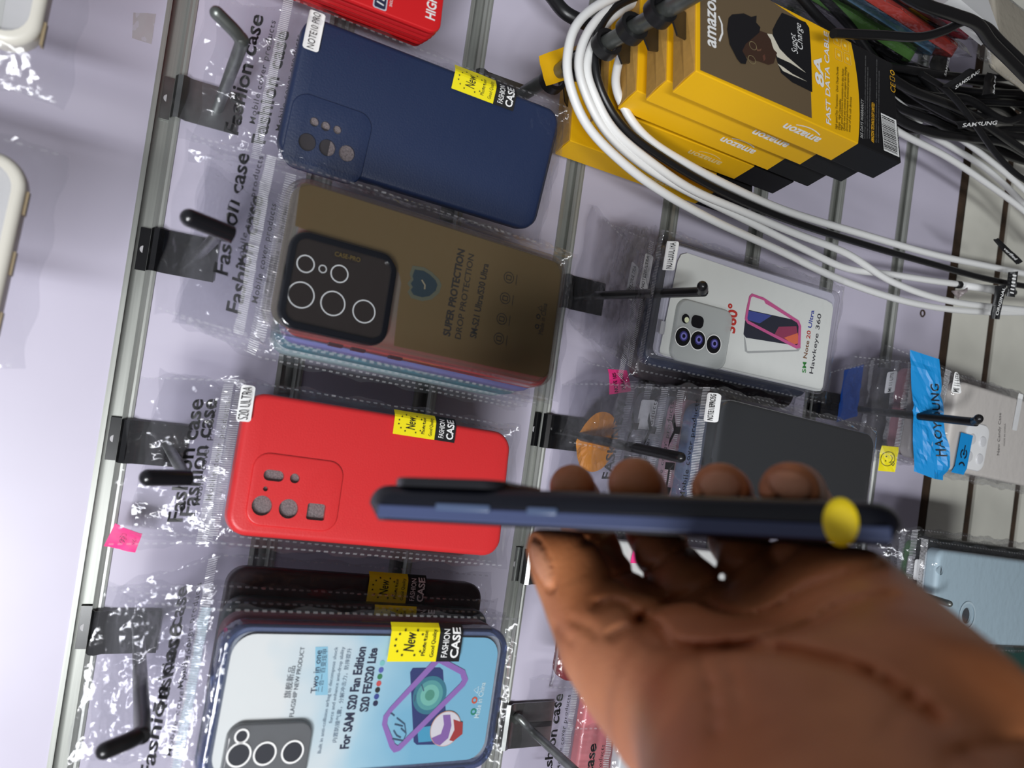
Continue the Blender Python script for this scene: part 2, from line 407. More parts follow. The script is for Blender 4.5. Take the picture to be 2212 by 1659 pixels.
def shell_mesh(w_, h_, t, r, bev, holes=(), wall=0.0016, solid=False, lip=0.0):
    """phone-case tray: rounded rim, flat back with cut-outs, open towards +y"""
    v = []; f = []; S = 7; n = 4 * (S + 1)
    def loop(ins, y):
        k = len(v)
        v.extend((a, y, b) for a, b in rrect(w_ - 2 * ins, h_ - 2 * ins, max(r - ins, 0.0006), S)); return k
    prof = ([(lip, t), (lip * .12, t * .58)] if lip else [(0.0, t)]) + [(bev * (1 - math.cos(q)), bev * (1 - math.sin(q))) for q in np.linspace(0, math.pi / 2, 6)]
    L = [loop(i, y) for i, y in prof]
    if not solid: L = [loop(wall + lip, 0.0018), loop(wall + lip, t)] + L
    for a, b in zip(L[:-1], L[1:]):
        for k in range(n): f.append((a + k, b + k, b + (k + 1) % n, a + (k + 1) % n))
    if solid: f.append(tuple(L[0] + k for k in range(n)))
    outer = rrect(w_ - 2 * bev, h_ - 2 * bev, max(r - bev, 0.0006), S)
    cv, cf = fill([outer] + [list(h) for h in holes]); k = len(v)
    v += [(a, 0.0, b) for a, b in cv]; f += [tuple(i + k for i in q)[::-1] for q in cf]
    for h in holes:
        k = len(v); m_ = len(h)
        v += [(a, 0.0, b) for a, b in h] + [(a, 0.0016, b) for a, b in h]
        f += [(k + i, k + (i + 1) % m_, k + m_ + (i + 1) % m_, k + m_ + i) for i in range(m_)]
    return v, f
def weld(o, d=2e-6):
    bm = bmesh.new(); bm.from_mesh(o.data); bmesh.ops.remove_doubles(bm, verts=bm.verts, dist=d)
    bmesh.ops.recalc_face_normals(bm, faces=bm.faces); bm.to_mesh(o.data); bm.free()
    o.data.polygons.foreach_set('use_smooth', [True] * len(o.data.polygons)); o.data.set_sharp_from_angle(angle=math.radians(38)); return o

class Pack:
    def __init__(s, label, pos, rot, w_, h_, t=0.010, hook=None, group=None, seed=1, margin=0.007, head=0.055, name='phone_case_pack', hole=True, bottom=0.008):
        s.w, s.h, s.t, s.seed, s.m, s.head, s.bot = w_, h_, t, seed, margin, head, bottom
        s.pos = Vector(pos); s.R = rot3(*rot)
        s.root = empty(name, Matrix.Translation(s.pos) @ s.R.to_4x4())
        tag(s.root, label, 'phone case', group)
        s.T = np.array([0.0, t * 0.35, h_ / 2 + 0.004])
        if hook is None: s.hookz = None; d = np.array([0, 0.0, 1.0])
        else:
            H = np.array(s.R.transposed() @ (Vector(hook) - s.pos)); d = H - s.T; s.hookz = float(np.linalg.norm(d)); s.hx = 0.0; d = d / s.hookz
        s.d = d; X = np.array([1.0, 0, 0]); nrm = np.cross(d, X); s.n = nrm / np.linalg.norm(nrm)
        if s.n[1] > 0: s.n = -s.n
        rg = np.random.default_rng(seed); s.rg = rg
        s.folds = []
        for i in range(84):
            hd = rg.random() < 0.62
            cx = rg.uniform(-w_ / 2 - margin, w_ / 2 + margin); cz = rg.uniform(h_ / 2, h_ / 2 + head) if hd else (rg.uniform(-h_ / 2 - bottom, h_ / 2))
            if not hd and rg.random() < 0.7: cx = math.copysign(w_ / 2 + rg.uniform(-0.003, margin), cx)
            a = rg.uniform(0, math.pi) if hd else rg.normal(math.pi / 2, 0.5)
            s.folds.append((cx, cz, math.cos(a), math.sin(a), rg.uniform(0.006, 0.026), rg.uniform(0.0006, 0.0020), rg.uniform(0.0004, 0.0016) * (1 if rg.random() < .6 else -1)))
        if s.hookz:
            for i in range(9):
                a = rg.uniform(0.0, math.pi * 2); q = rg.uniform(0.008, 0.022)
                s.folds.append((q * math.cos(a), h_ / 2 + 0.004 + s.hookz + q * math.sin(a), math.cos(a), math.sin(a), rg.uniform(0.008, 0.016), rg.uniform(0.001, 0.0022), rg.uniform(0.001, 0.0028)))
    # pixel of the photo -> point of the case's own front plane / header plane
    def _hit(s, px, py, o_, n_):
        v = np.array(s.R.transposed() @ Vector(ray(px, py))); c = np.array(s.R.transposed() @ (Vector(CC) - s.pos))
        t = np.dot(o_ - c, n_) / np.dot(v, n_); return c + t * v
    def loc(s, px, py, y=0.0):
        q = s._hit(px, py, np.array([0, y, 0]), np.array([0, 1.0, 0])); return (q[0], q[2])
    def lh(s, px, py):
        q = s._hit(px, py, s.T, s.n) - s.T; return (q[0], s.h / 2 + 0.004 + float(np.dot(q, s.d)))
    # surface of the front of the bag
    def surf(s, x, z, lift=0.0, back=False, crk=1.0):
        x = np.asarray(x, float); z = np.asarray(z, float)
        z0 = s.h / 2 + 0.004; hw = s.w / 2; bw = hw + s.m
        front = -0.0013; mid = s.t * 0.5
        e1 = sstep(hw - 0.002, bw, np.abs(x)); e2 = sstep(s.h / 2 - 0.003, s.h / 2 + s.bot, -z); e3 = sstep(s.h / 2 - 0.002, z0, z)
        y = front + (mid - front) * np.maximum(e1, e2); y = y + (s.T[1] - y) * e3
        if back: y = s.t + 0.0012 - (y - front) / (mid - front) * (s.t + 0.0012 - mid); y = np.where(z >= z0, s.T[1], y)
        cr = np.zeros_like(x)
        for (cx, cz, ca, sa, L, wd, A) in s.folds:
            dx = x - cx; dz = z - cz; al = dx * ca + dz * sa; ac = -dx * sa + dz * ca
            cr += A * np.exp(-np.abs(ac) / wd) * np.exp(-(al / L) ** 2)
        mask = np.where(z > s.h / 2, 1.0, 0.10 + 0.75 * np.maximum(e1, e2)); mask = mask * np.where((z > s.h / 2 - 0.004) & (z < z0 + 0.004), 0.6, 1)
        cr = cr * mask * crk
        cr = np.where((z <= s.h / 2) & (np.maximum(e1, e2) < 0.2) & (cr > 0), cr * 0.6, cr)
        cr = np.where((z <= s.h / 2) & (np.maximum(e1, e2) < 0.2), np.abs(cr), cr)
        if back: cr = -cr * 0.6 - np.where(z > z0, 0.0009, 0)
        u = np.maximum(z - z0, 0)
        P = np.stack([x, y, np.minimum(z, z0)], -1) + u[..., None] * s.d
        up = sstep(s.h / 2 - 0.002, z0 + 0.004, z)[..., None]
        N = np.array([0, -1.0, 0]) * (1 - up) + s.n * up
        return P + N * (cr + lift)[..., None]
    def bag(s, mat=None, nx=44, nz=112, top_jag=0.0015, hole=True):
        mat = mat or FILM; bw = s.w / 2 + s.m; zb = -s.h / 2 - s.bot; zt = s.h / 2 + 0.004 + s.head
        v = []; f = []; cw = []
        for back in (False, True):
            ny_, nx_ = (nz, nx) if not back else (nz // 2, nx // 2)
            X, Z = np.meshgrid(np.linspace(-1, 1, nx_ + 1), np.linspace(0, 1, ny_ + 1)); Xw = X * bw; Zw = zb + (zt - zb) * Z
            ed = np.exp(-(1 - np.abs(X)) * 9); jag = np.sin(Zw * 410 + s.seed) * 0.5 + np.sin(Zw * 173 + s.seed * 2.1 + X * 3)
            Xj = Xw + np.sign(X) * ed * jag * 0.0010 * (1 + 0.6 * (Zw > s.h / 2))
            Zj = Zw + np.exp(-(1 - Z) * 30) * top_jag * np.sin(Xw * 160 + s.seed * 3) - np.exp(-Z * 30) * 0.0012 * np.sin(Xw * 210 + s.seed)
            P = s.surf(Xj, Zj, back=back); k = len(v); v += [tuple(p) for p in P.reshape(-1, 3)]
            cm = np.where(Zj > s.h / 2, 1.0, 0.05 + 0.8 * np.maximum(sstep(s.w / 2 - .003, bw, np.abs(Xj)), sstep(s.h / 2 - .003, s.h / 2 + s.bot, -Zj))); cw += cm.reshape(-1).tolist()
            for j in range(ny_):
                for i in range(nx_):
                    xc = (Xw[j, i] + Xw[j + 1, i + 1]) / 2; zc = (Zw[j, i] + Zw[j + 1, i + 1]) / 2
                    if hole and s.hookz and math.hypot(xc, (zc - s.h / 2 - 0.004 - s.hookz)) < 0.0058: continue
                    q = k + j * (nx_ + 1) + i; f.append((q, q + 1, q + nx_ + 2, q + nx_ + 1))
        o = mesh('polybag', v, f, mat, s.root, True); s.bago = o
        at_c = o.data.attributes.new('crumple', 'FLOAT', 'POINT'); at_c.data.foreach_set('value', np.array(cw, np.float32))
        # welded dashes along the long edges
        for sx_ in (-1, 1):
            sm = MB(); z = zb + 0.004
            while z < zt - 0.004:
                q = s.surf([sx_ * (bw - 0.0012), sx_ * (bw - 0.0022), sx_ * (bw - 0.0022), sx_ * (bw - 0.0012)], [z, z, z + 0.0024, z + 0.0024], 0.0003)
                sm.quad([tuple(p) for p in q]); z += 0.0044
            sm.build('weld_seam', SEAM, o, False)
        return o
    def zip(s, z0=0.0075, zh=0.0055, mat=None, n=88):
        b = MB(); bw = s.w / 2 + s.m - 0.001; z0 += s.h / 2
        for i in range(n):
            x = -bw + (i + 0.3) / n * 2 * bw; g = 2 * bw / n * 0.5
            xs = np.array([x, x + g, x + g, x]); za_ = np.array([z0, z0, z0 + zh / 2, z0 + zh / 2]); zb_ = za_ + zh / 2
            q1 = s.surf(xs, za_, 0.0004); q2 = s.surf(xs, zb_, 0.0004)
            b.quad([tuple(p) for p in q1]); b.quad([tuple(p) for p in q2])
        return b.build('zip_strip', mat or ZIP, s.root, False)
    # flat or bag-hugging decals from 2-D outlines (x, z)
    def deco(s, name, v2, f2, mat, lift=0.0006, conform=True, parent=None, y=None, label=None, crk=1.0):
        if not v2: return None
        A = np.array(v2, float)
        if conform: P = s.surf(A[:, 0], A[:, 1], lift, crk=crk)
        else: P = np.stack([A[:, 0], np.full(len(A), -lift if y is None else y), A[:, 1]], -1)
        o = mesh(name, P, f2, mat, parent or s.root, False)
        if label: o['label'] = label
        return o
    def grid2(s, quad, nx, nz):
        v = []; f = []; (a, b, c, d) = quad
        for j in range(nz + 1):
            for i in range(nx + 1):
                u, t = i / nx, j / nz
                v.append(tuple((1 - u) * (1 - t) * a[k] + u * (1 - t) * b[k] + u * t * c[k] + (1 - u) * t * d[k] for k in (0, 1)))
        for j in range(nz):
            for i in range(nx):
                q = j * (nx + 1) + i; f.append((q, q + 1, q + nx + 2, q + nx + 1))
        return v, f
    def text(s, st, a, b, mat=INK, height=None, bold=0.0, shear=0.0, spacing=1.0, lift=0.0008, conform=True, name='lettering', parent=None, y=None, crk=1.0):
        v, f = text_fit(st, a, b, bold, shear, spacing, height)
        return s.deco(name, v, f, mat, lift, conform, parent, y, None, crk)
    def header_print(s, big='Fashion case', small='Mobile cover products', zb=0.022, zs=0.0145, wbig=0.068, wsm=0.058, hb=0.0082, hs=0.0034, mat=INK, xo=0.0):
        v, f = text_fit(big, (xo - wbig / 2, s.h / 2 + zb), (xo + wbig / 2, s.h / 2 + zb), 0.022, height=hb)
        if small:
            v2, f2 = text_fit(small, (xo - wsm / 2 + 0.004, s.h / 2 + zs), (xo + wsm / 2 + 0.004, s.h / 2 + zs), 0.004, spacing=1.15, height=hs)
            n = len(v); v = v + v2; f = f + [tuple(i + n for i in q) for q in f2]
        return s.deco('header_print', v, f, mat, 0.0007)
    def case(s, mat, r=0.012, bev=0.003, holes=(), name='case_shell', foam=None, w_=None, h_=None, wall=0.0018):
        v, f = shell_mesh(w_ or s.w, h_ or s.h, s.t, r, bev, holes, wall); o = weld(mesh(name, v, f, mat, s.root))
        if foam is not None:
            v, f = shell_mesh((w_ or s.w) - 0.004, (h_ or s.h) - 0.004, 0.004, r - 0.002, 0.0004, (), solid=True)
            fo = weld(mesh('foam_insert', [(a, b + 0.0022, c) for a, b, c in v], f, foam, s.root))
        return o
    def label(s, quad, txt, tcol=INK, lift=0.0012, mat=None, a=None, b=None, h=None, bold=0.004):
        """paper size label; quad = four (x, z) corners, or centre + size"""
        (x0, z0), (x1, z1) = quad
        pts = rrect(abs(x1 - x0), abs(z1 - z0), 0.0016, 4, (x0 + x1) / 2, (z0 + z1) / 2); v, f = fill([pts])
        lift = max(lift, .0018) + .0005; bold = min(bold, .004)
        o = s.deco('size_label', v, f, mat or WHITE, lift, conform=True, crk=0.0)
        if txt:
            s.text(txt, a or (x0 + 0.0010, (z0 + z1) / 2 - 0.0016), b or (x1 - 0.0010, (z0 + z1) / 2 - 0.0016), tcol, h or 0.0034, bold, lift=lift + 0.0003, parent=o, crk=0.0)
        return o
    def promo(s, x0, x1, ztop, zbot, lift=0.0012, tilt=0.0, simple=False):
        """yellow and black sticker; yellow part above, black part below"""
        zm = zbot + (ztop - zbot) * 0.335; W_ = x1 - x0; k = W_ / 0.024; g = 10
        v, f = s.grid2([(x0, zm), (x1, zm), (x1, ztop), (x0, ztop)], g, g)
        o = s.deco('promo_sticker', v, f, YEL, lift); o['label'] = 'yellow and black sticker'
        v, f = s.grid2([(x0, zbot), (x1, zbot), (x1, zm), (x0, zm)], g, 5)
        s.deco('black_panel', v, f, INK, lift, parent=o)
        hy = ztop - zm; V = []; F = []
        def addt(st, xa, xb, z, hh, bold=0.0, shear=0.0):
            v, f = text_fit(st, (xa, z), (xb, z), bold, shear, height=hh); n = len(V); V.extend(v); F.extend(tuple(i + n for i in q) for q in f)
        addt('New', x0 + W_ * .27, x1 - W_ * .22, ztop - hy * .50, hy * .23, 0.006, 0.15)
        addt('Phone case', x0 + W_ * .16, x1 - W_ * .18, ztop - hy * .74, hy * .085)
        addt('Good Quality', x0 + W_ * .12, x1 - W_ * .14, ztop - hy * .92, hy * .085)
        for q in range(6):
            for sg in (1, -1):
                a = math.radians(205 + 130 * q / 5) if sg < 0 else math.radians(25 + 130 * q / 5)
                cx = (x0 + x1) / 2 + W_ * .36 * math.cos(a) * 1.0; cz = ztop - hy * .40 + hy * .30 * math.sin(a)
                st = [(cx + 0.0011 * k * (1 if i % 2 == 0 else .42) * math.sin(math.pi * i / 5), cz + 0.0011 * k * (1 if i % 2 == 0 else .42) * math.cos(math.pi * i / 5)) for i in range(10)]
                vv, ff = fill([st]); n = len(V); V.extend(vv); F.extend(tuple(i + n for i in q_) for q_ in ff)
        s.deco('black_print', V, F, INK, lift + 0.0004, parent=o)
        V.clear(); F.clear(); hb = zm - zbot
        addt('FASHION', x0 + W_ * .12, x1 - W_ * .12, zbot + hb * .58, hb * .26, 0.008)
        addt('CASE', x0 + W_ * .10, x1 - W_ * .08, zbot + hb * .12, hb * .34, 0.025)
        s.deco('white_print', V, F, WHITE, lift + 0.0004, parent=o)
        return o
    def ring(s, name, c, r, wd, mat, y, parent=None, th=0.0003):
        v, f = fill([circ(c[0], c[1], r, 40), circ(c[0], c[1], r - wd, 40)])
        return mesh(name, [(a, y, b) for a, b in v], f, mat, parent or s.root, False)
def rod_at(x, z, d): return (x, -d, z)
def slabmesh(w_, h_, t, r, bev, holes=(), cx=0, cz=0, y0=0.0):
    v, f = shell_mesh(w_, h_, t, r, bev, [[(a - cx, b - cz) for a, b in h] for h in holes], solid=not holes, wall=0.0008)
    return [(a + cx, b + y0, c + cz) for a, b, c in v], f
def clear(name, tint, haze=0.03, hazecol=(0.8, 0.8, 0.8), rough=0.05, refl=1.1, base=0.02):
    return film(name, tint=tint, haze=haze, hazecol=hazecol, rough=rough, refl=refl, base=base, bump=0.05, bscale=30)
def line2(pts, wd):
    """2-D stroke -> verts, faces"""
    v = []; f = []; n = len(pts)
    for i, p in enumerate(pts):
        a = pts[max(i - 1, 0)]; b = pts[min(i + 1, n - 1)]; dx, dy = b[0] - a[0], b[1] - a[1]; L = math.hypot(dx, dy) or 1
        v += [(p[0] - dy / L * wd / 2, p[1] + dx / L * wd / 2), (p[0] + dy / L * wd / 2, p[1] - dx / L * wd / 2)]
    for i in range(n - 1): f.append((2 * i, 2 * i + 1, 2 * i + 3, 2 * i + 2))
    return v, f
def merge(*vf):
    V = []; F = []
    for v, f in vf:
        n = len(V); V += list(v); F += [tuple(i + n for i in q) for q in f]
    return V, F
def zf(x0, y0, k): return lambda x, y: (x0 + k * x, y0 + k * y)
FR = Vector((0, 0, 0))
CLEAR = clear('clear_case', (0.93, 0.93, 0.94), 0.06)
# ---------------- navy case
z2 = zf(350, 0, 0.4069)
P = Pack('navy blue silicone case in a clear bag, yellow sticker on its lower edge', (0.1602, -0.0905, -0.1493), (-2.2, 2.3, -7.5), 0.080, 0.168, 0.010, (hx + 0.004, -0.072, -0.036), seed=11, head=0.052)
NAVY = pbr('navy_silicone', srgb(13, 36, 74), 0.42, bump=0.12, bscale=900)
HZ = [(808, 648, .0026), (868, 671, .0027), (930, 690, .0024), (770, 755, .0050), (876, 785, .0048), (980, 815, .0047)]
holes = []
for x, y, r in HZ: c = P.loc(*z2(x, y)); holes.append(circ(c[0], c[1], r))
P.case(NAVY, 0.010, 0.003, holes, foam=FOAM)
c = P.loc(*z2(880, 742)); v, f = slabmesh(0.043, 0.047, 0.0011, 0.009, 0.0008, holes, c[0], c[1], -0.0008); weld(mesh('camera_plateau', v, f, NAVY, P.root))
# dark card behind two and a half of the camera holes
v, f = fill([rrect(0.020, 0.026, 0.002, 4, c[0] - 0.004, c[1] + 0.011)])
mesh('insert_card', [(a, 0.0020, b) for a, b in v], f, pbr('dark_card', srgb(40, 34, 38), 0.7), P.root, False)
P.bag(); P.zip(); P.header_print(xo=-0.002)
a, b = P.loc(*z2(738, 258)), P.loc(*z2(868, 80)); P.label(((a[0], a[1]), (b[0], b[1])), 'NOTE10 PRO', lift=0.0018, h=0.0042, bold=-0.004, mat=WHITE)
a, b = P.loc(972, 192), P.loc(1106, 236); P.promo(a[0], P.w / 2 + 0.004, a[1], b[1])
# ---------------- smoky brown clear case
z5 = zf(350, 330, 0.4069)
Q = Pack('smoky brown see-through case with black camera frame, topmost on its hook', (0.0583, -0.1408, -0.1476), (1.5, 2.5, 5.7), 0.0815, 0.171, 0.011, (hx2, -0.122, -0.036), seed=23, head=0.056)
BUMP = clear('clear_bumper', (0.86, 0.85, 0.83), 0.05, (0.45, 0.43, 0.40), refl=1.6, base=0.03)
Q.case(BUMP, 0.012, 0.0035, [rrect(0.0740, 0.1630, 0.0095, 7)], wall=0.0022)
SMOKE = film('smoked_card', tint=(0.20, 0.14, 0.07), haze=0.60, hazecol=(0.150, 0.104, 0.046), refl=0.5, base=0.012, rough=0.10, bump=0.12, bscale=22)
pts = [Q.loc(*z5(*q)) for q in [(770, 152), (900, 195), (2095, 575), (2125, 590), (2135, 620), (2062, 1170), (2050, 1188), (2020, 1190), (1238, 1022), (1262, 800), (1278, 690), (1268, 640), (1235, 590), (1185, 558), (1100, 530), (712, 382), (735, 190), (745, 160)]]
v, f = fill([pts]); mesh('smoked_card', [(a, 0.0022, b) for a, b in v], f, SMOKE, Q.root, False)
INNER = clear('clear_inner', (0.55, 0.50, 0.42), 0.35, (0.30, 0.27, 0.22))
v, f = fill([rrect(0.076, 0.165, 0.010, 6)]); mesh('inner_tray', [(a, 0.0040, b) for a, b in v], f, INNER, Q.root, False)
cz = Q.loc(*z5(937, 735)); xa_, xb_ = Q.loc(*z5(905, 985)), Q.loc(*z5(960, 470)); za_, zb_ = Q.loc(*z5(628, 730)), Q.loc(*z5(1226, 770))
fw, fh = abs(xb_[0] - xa_[0]), abs(za_[1] - zb_[1]); fcx, fcz = (xa_[0] + xb_[0]) / 2, (za_[1] + zb_[1]) / 2
GBLK = pbr('gloss_black', (0.006, 0.007, 0.010, 1), 0.10, coat=1.0)
v, f = slabmesh(fw, fh, 0.0030, 0.010, 0.0016, [rrect(fw - .0078, fh - .0072, 0.006, 7, fcx, fcz)], fcx, fcz, -0.0016); weld(mesh('camera_frame', v, f, GBLK, Q.root))
cam_plate = mesh('lens_plate', [(a, 0.0004, b) for a, b in rrect(fw - .0074, fh - .0068, 0.006, 7, fcx, fcz)], [tuple(range(32))], pbr('dark_glass', srgb(34, 28, 26), 0.08, coat=0.6), Q.root, False)
RINGW = pbr('ring_white', srgb(215, 218, 218), 0.3)
for x, y, r in [(762, 590, .0046), (853, 617, .0021), (942, 643, .0047), (738, 755, .0068), (907, 800, .0065), (1072, 843, .0062)]:
    Q.ring('lens_ring', Q.loc(*z5(x, y), 0.0002), r, 0.0005 if r > .003 else .0004, RINGW, 0.0001, cam_plate)
CARDINK = pbr('faded_ink', srgb(20, 16, 12), 0.6)
for st, a, b, bo, hh in [('SUPER PROTECTION', (1535, 975), (1615, 515), .03, .0044), ('DROP PROTECTION', (1592, 990), (1665, 540), .004, .0038), ('SM-S21 Ultra/S30 Ultra', (1675, 985), (1742, 590), .016, .0042), ('Made in China', (2030, 965), (2055, 800), 0, .0034)]:
    Q.text(st, Q.loc(*z5(*a)), Q.loc(*z5(*b)), CARDINK, hh, bo, conform=False, y=0.0019, name='card_print')
V, F = [], []
for x, y in [(1850, 660), (1830, 770), (1812, 880), (1797, 985)]:
    c = Q.loc(*z5(x, y)); V, F = merge((V, F), fill([circ(c[0], c[1], .0034), circ(c[0], c[1], .0030)]), fill([rrect(.0030, .0036, .0006, 3, c[0], c[1]), rrect(.0021, .0027, .0004, 3, c[0], c[1])]), line2([(c[0] - .003, c[1] - .0052), (c[0] + .003, c[1] - .0052)], .0004))
for x, y in [(2000, 920), (2007, 867)]:
    c = Q.loc(*z5(x, y)); V, F = merge((V, F), fill([circ(c[0], c[1], .0015), circ(c[0], c[1], .0008)]))
c = Q.loc(*z5(2017, 822)); V, F = merge((V, F), line2([(c[0] - .0016, c[1] - .001), (c[0], c[1] + .0016), (c[0] + .0016, c[1] - .001), (c[0] - .0016, c[1] - .001)], .0004))
mesh('card_icons', [(a, 0.0019, b) for a, b in V], F, CARDINK, Q.root, False)
# winged shield
sh = [(1338, 595), (1400, 605), (1440, 630), (1480, 670), (1492, 700), (1480, 740), (1440, 775), (1390, 785), (1330, 768), (1310, 735), (1325, 715), (1310, 690), (1330, 665), (1322, 640)]
sp = [Q.loc(*z5(*q)) for q in sh]; v, f = fill([sp]); em = mesh('shield_print', [(a, 0.0020, b) for a, b in v], f, pbr('shield_halo', srgb(70, 72, 58), 0.5), Q.root, False)
cxs = sum(q[0] for q in sp) / len(sp); czs = sum(q[1] for q in sp) / len(sp)
v, f = fill([[(cxs + (a - cxs) * .78, czs + (b - czs) * .78) for a, b in sp]]); mesh('shield_core', [(a, 0.0018, b) for a, b in v], f, pbr('shield_dark', srgb(26, 42, 50), 0.4), em, False)
v, f = line2([Q.loc(*z5(*q)) for q in [(1385, 672), (1402, 700), (1400, 722)]] , .0008); mesh('shield_tick', [(a, 0.0016, b) for a, b in v], f, pbr('tick', srgb(120, 112, 92), 0.5), em, False)
Q.text('CASE-PRO', Q.loc(*z5(910, 550)), Q.loc(*z5(1045, 585)), pbr('dull_gold', srgb(88, 74, 40), 0.4), .0024, .01, conform=False, y=-0.0020, name='frame_print')
BTN = pbr('dark_button', srgb(58, 34, 40), 0.4)
for x, y in [(935, 1015), (1055, 1042), (1255, 1085)]:
    c = Q.loc(*z5(x, y)); b = MB(); b.box((-Q.w / 2 - 0.0003, 0.005, c[1]), (0.0016, 0.0035, 0.0075)); b.build('side_button', BTN, Q.root, False)
Q.bag(); Q.zip(); 
Q.header_print(xo=0.012, wbig=0.064)
# ---------------- red case
z6 = zf(200, 760, 0.452)
S = Pack('bright red silicone case with square camera plateau in a clear bag', (-0.0537, -0.0917, -0.1515), (-0.8, 2.1, 8.7), 0.0805, 0.170, 0.011, (hx3, -0.078, -0.036), seed=37, head=0.055)
RED = pbr('red_silicone', srgb(222, 42, 44), 0.40, bump=0.08, bscale=900)
holes = []
def L6(x, y): return S.loc(*z6(x, y))
c = L6(865, 592); holes.append(rrect(.0062, .0115, .0030, 6, *c))
for x, y, r in [(965, 605, .0028), (825, 655, .0014), (808, 735, .0056), (935, 750, .0055)]: holes.append(circ(*L6(x, y), r))
holes.append(rrect(.0094, .0106, .0014, 4, *L6(1066, 765)))
S.case(RED, 0.012, 0.0035, holes, foam=FOAM)
c = L6(972, 672); v, f = slabmesh(0.041, 0.052, 0.0016, 0.009, 0.0012, holes, c[0], c[1], -0.0011); weld(mesh('camera_plateau', v, f, RED, S.root))
S.bag(); S.zip(); S.header_print()
a, b = L6(688, 330), L6(778, 165); S.label(((a[0], a[1]), (b[0], b[1])), 'S20 ULTRA', lift=0.0018, h=0.0046, bold=-0.006)
a, b = L6(1428, 392), L6(1724, 414); S.promo(a[0], S.w / 2 + 0.003, a[1], b[1])
# ---------------- pale blue card case
z7 = zf(150, 1120, 0.452)
T = Pack('clear case with pale blue and white printed card, nearest in the bottom corner hook', (-0.1666, -0.1460, -0.1449), (4.1, 2.5, 3.7), 0.080, 0.166, 0.011, (hx4 + .006, -0.122, -0.035), seed=53, head=0.062)
T.root['label'] = 'clear navy-rimmed case with pale blue and white printed card inside'
RIM = clear('navy_rim', (0.34, 0.40, 0.58), 0.18, (0.20, 0.25, 0.42), refl=1.5, base=0.04)
def L7(x, y): return T.loc(*z7(x, y))
T.case(RIM, 0.013, 0.003, [rrect(0.0725, 0.1585, 0.0105, 7)], wall=0.0022)
v, f = fill([rrect(0.0725, 0.1585, 0.0105, 7)]); mesh('clear_back', [(a, 0.0006, b) for a, b in v], f, clear('clear_sheet', (0.96, 0.97, 0.97), 0.02), T.root, False)
# card with a watery print from white to light blue
ma, n, out = nmat('watery_card'); bs = n.nodes.new('ShaderNodeBsdfPrincipled'); n.links.new(bs.outputs[0], out.inputs[0]); bs.inputs['Roughness'].default_value = 0.3
tcn = n.nodes.new('ShaderNodeTexCoord'); s_ = n.nodes.new('ShaderNodeSeparateXYZ'); n.links.new(tcn.outputs['Object'], s_.inputs[0])
nz_ = n.nodes.new('ShaderNodeTexNoise'); nz_.inputs['Scale'].default_value = 22; n.links.new(tcn.outputs['Object'], nz_.inputs[0])
m1 = n.nodes.new('ShaderNodeMath'); m1.operation = 'MULTIPLY_ADD'; m1.inputs[1].default_value = -9.0; m1.inputs[2].default_value = 0.1; n.links.new(s_.outputs[2], m1.inputs[0])
m2 = n.nodes.new('ShaderNodeMath'); m2.operation = 'ADD'; n.links.new(m1.outputs[0], m2.inputs[0]); n.links.new(nz_.outputs[0], m2.inputs[1])
cr = n.nodes.new('ShaderNodeValToRGB'); n.links.new(m2.outputs[0], cr.inputs[0]); n.links.new(cr.outputs[0], bs.inputs[0])
cr.color_ramp.elements[0].position = 0.15; cr.color_ramp.elements[0].color = srgb(236, 238, 236); cr.color_ramp.elements[1].position = 1.0; cr.color_ramp.elements[1].color = srgb(128, 188, 216)
q = cr.color_ramp.elements.new(0.55); q.color = srgb(176, 214, 230)
block = [L7(1150, 975), L7(745, 985), L7(745, 1192), L7(1150, 1185)]
bx = (block[1][0] + block[2][0]) / 2; 
cardo = rrect(0.069, 0.154, 0.011, 7)
b0, b1 = L7(950, 1190), L7(950, 975); b2, b3 = L7(748, 1080), L7(1150, 1080)
bw_, bh_ = 0.031, abs(b2[1] - b3[1]); bcx, bcz = b1[0] - bw_ / 2, (b2[1] + b3[1]) / 2
v, f = fill([cardo, rrect(bw_, bh_, 0.007, 6, bcx, bcz)])
card = mesh('printed_card', [(a, 0.0024, b) for a, b in v], f, ma, T.root, False)
v, f = fill([rrect(0.075, 0.160, 0.012, 7)]); mesh('inner_tray', [(a, 0.0045, b) for a, b in v], f, pbr('grey_tray', srgb(150, 156, 168), 0.6, noise=0.2, nscale=500), T.root, False)
CB = clear('frosted_block', (0.45, 0.47, 0.48), 0.45, (0.30, 0.31, 0.32))
v, f = slabmesh(bw_, bh_, 0.003, 0.007, 0.0012, [], bcx, bcz, -0.0012); blk = weld(mesh('camera_block', v, f, CB, T.root))
for x, y, r in [(820, 1035, .0036), (806, 1124, .0060), (930, 1118, .0058), (1062, 1110, .0058)]:
    c = L7(x, y); T.ring('lens_ring', c, r, 0.0009, WHITE, -0.0016, blk)
    mesh('lens_hole', [(a, -0.0013, b) for a, b in circ(c[0], c[1], r - .0008)], [tuple(range(28))], pbr('hole_grey', srgb(52, 54, 60), 0.4), blk, False)
DINK = pbr('slate_ink', srgb(48, 56, 70), 0.5); BINK = pbr('navy_ink', srgb(24, 34, 66), 0.5); FINK = pbr('pale_ink', srgb(96, 116, 136), 0.5)
TB = 0.0022
hb = [L7(1182, 852), L7(1242, 850), L7(1242, 618), L7(1182, 620)]
mesh('highlight_print', [(a, TB + .0001, b) for a, b in hb], [(0, 1, 2, 3)], rgb_mat(150, 205, 228), card, False)
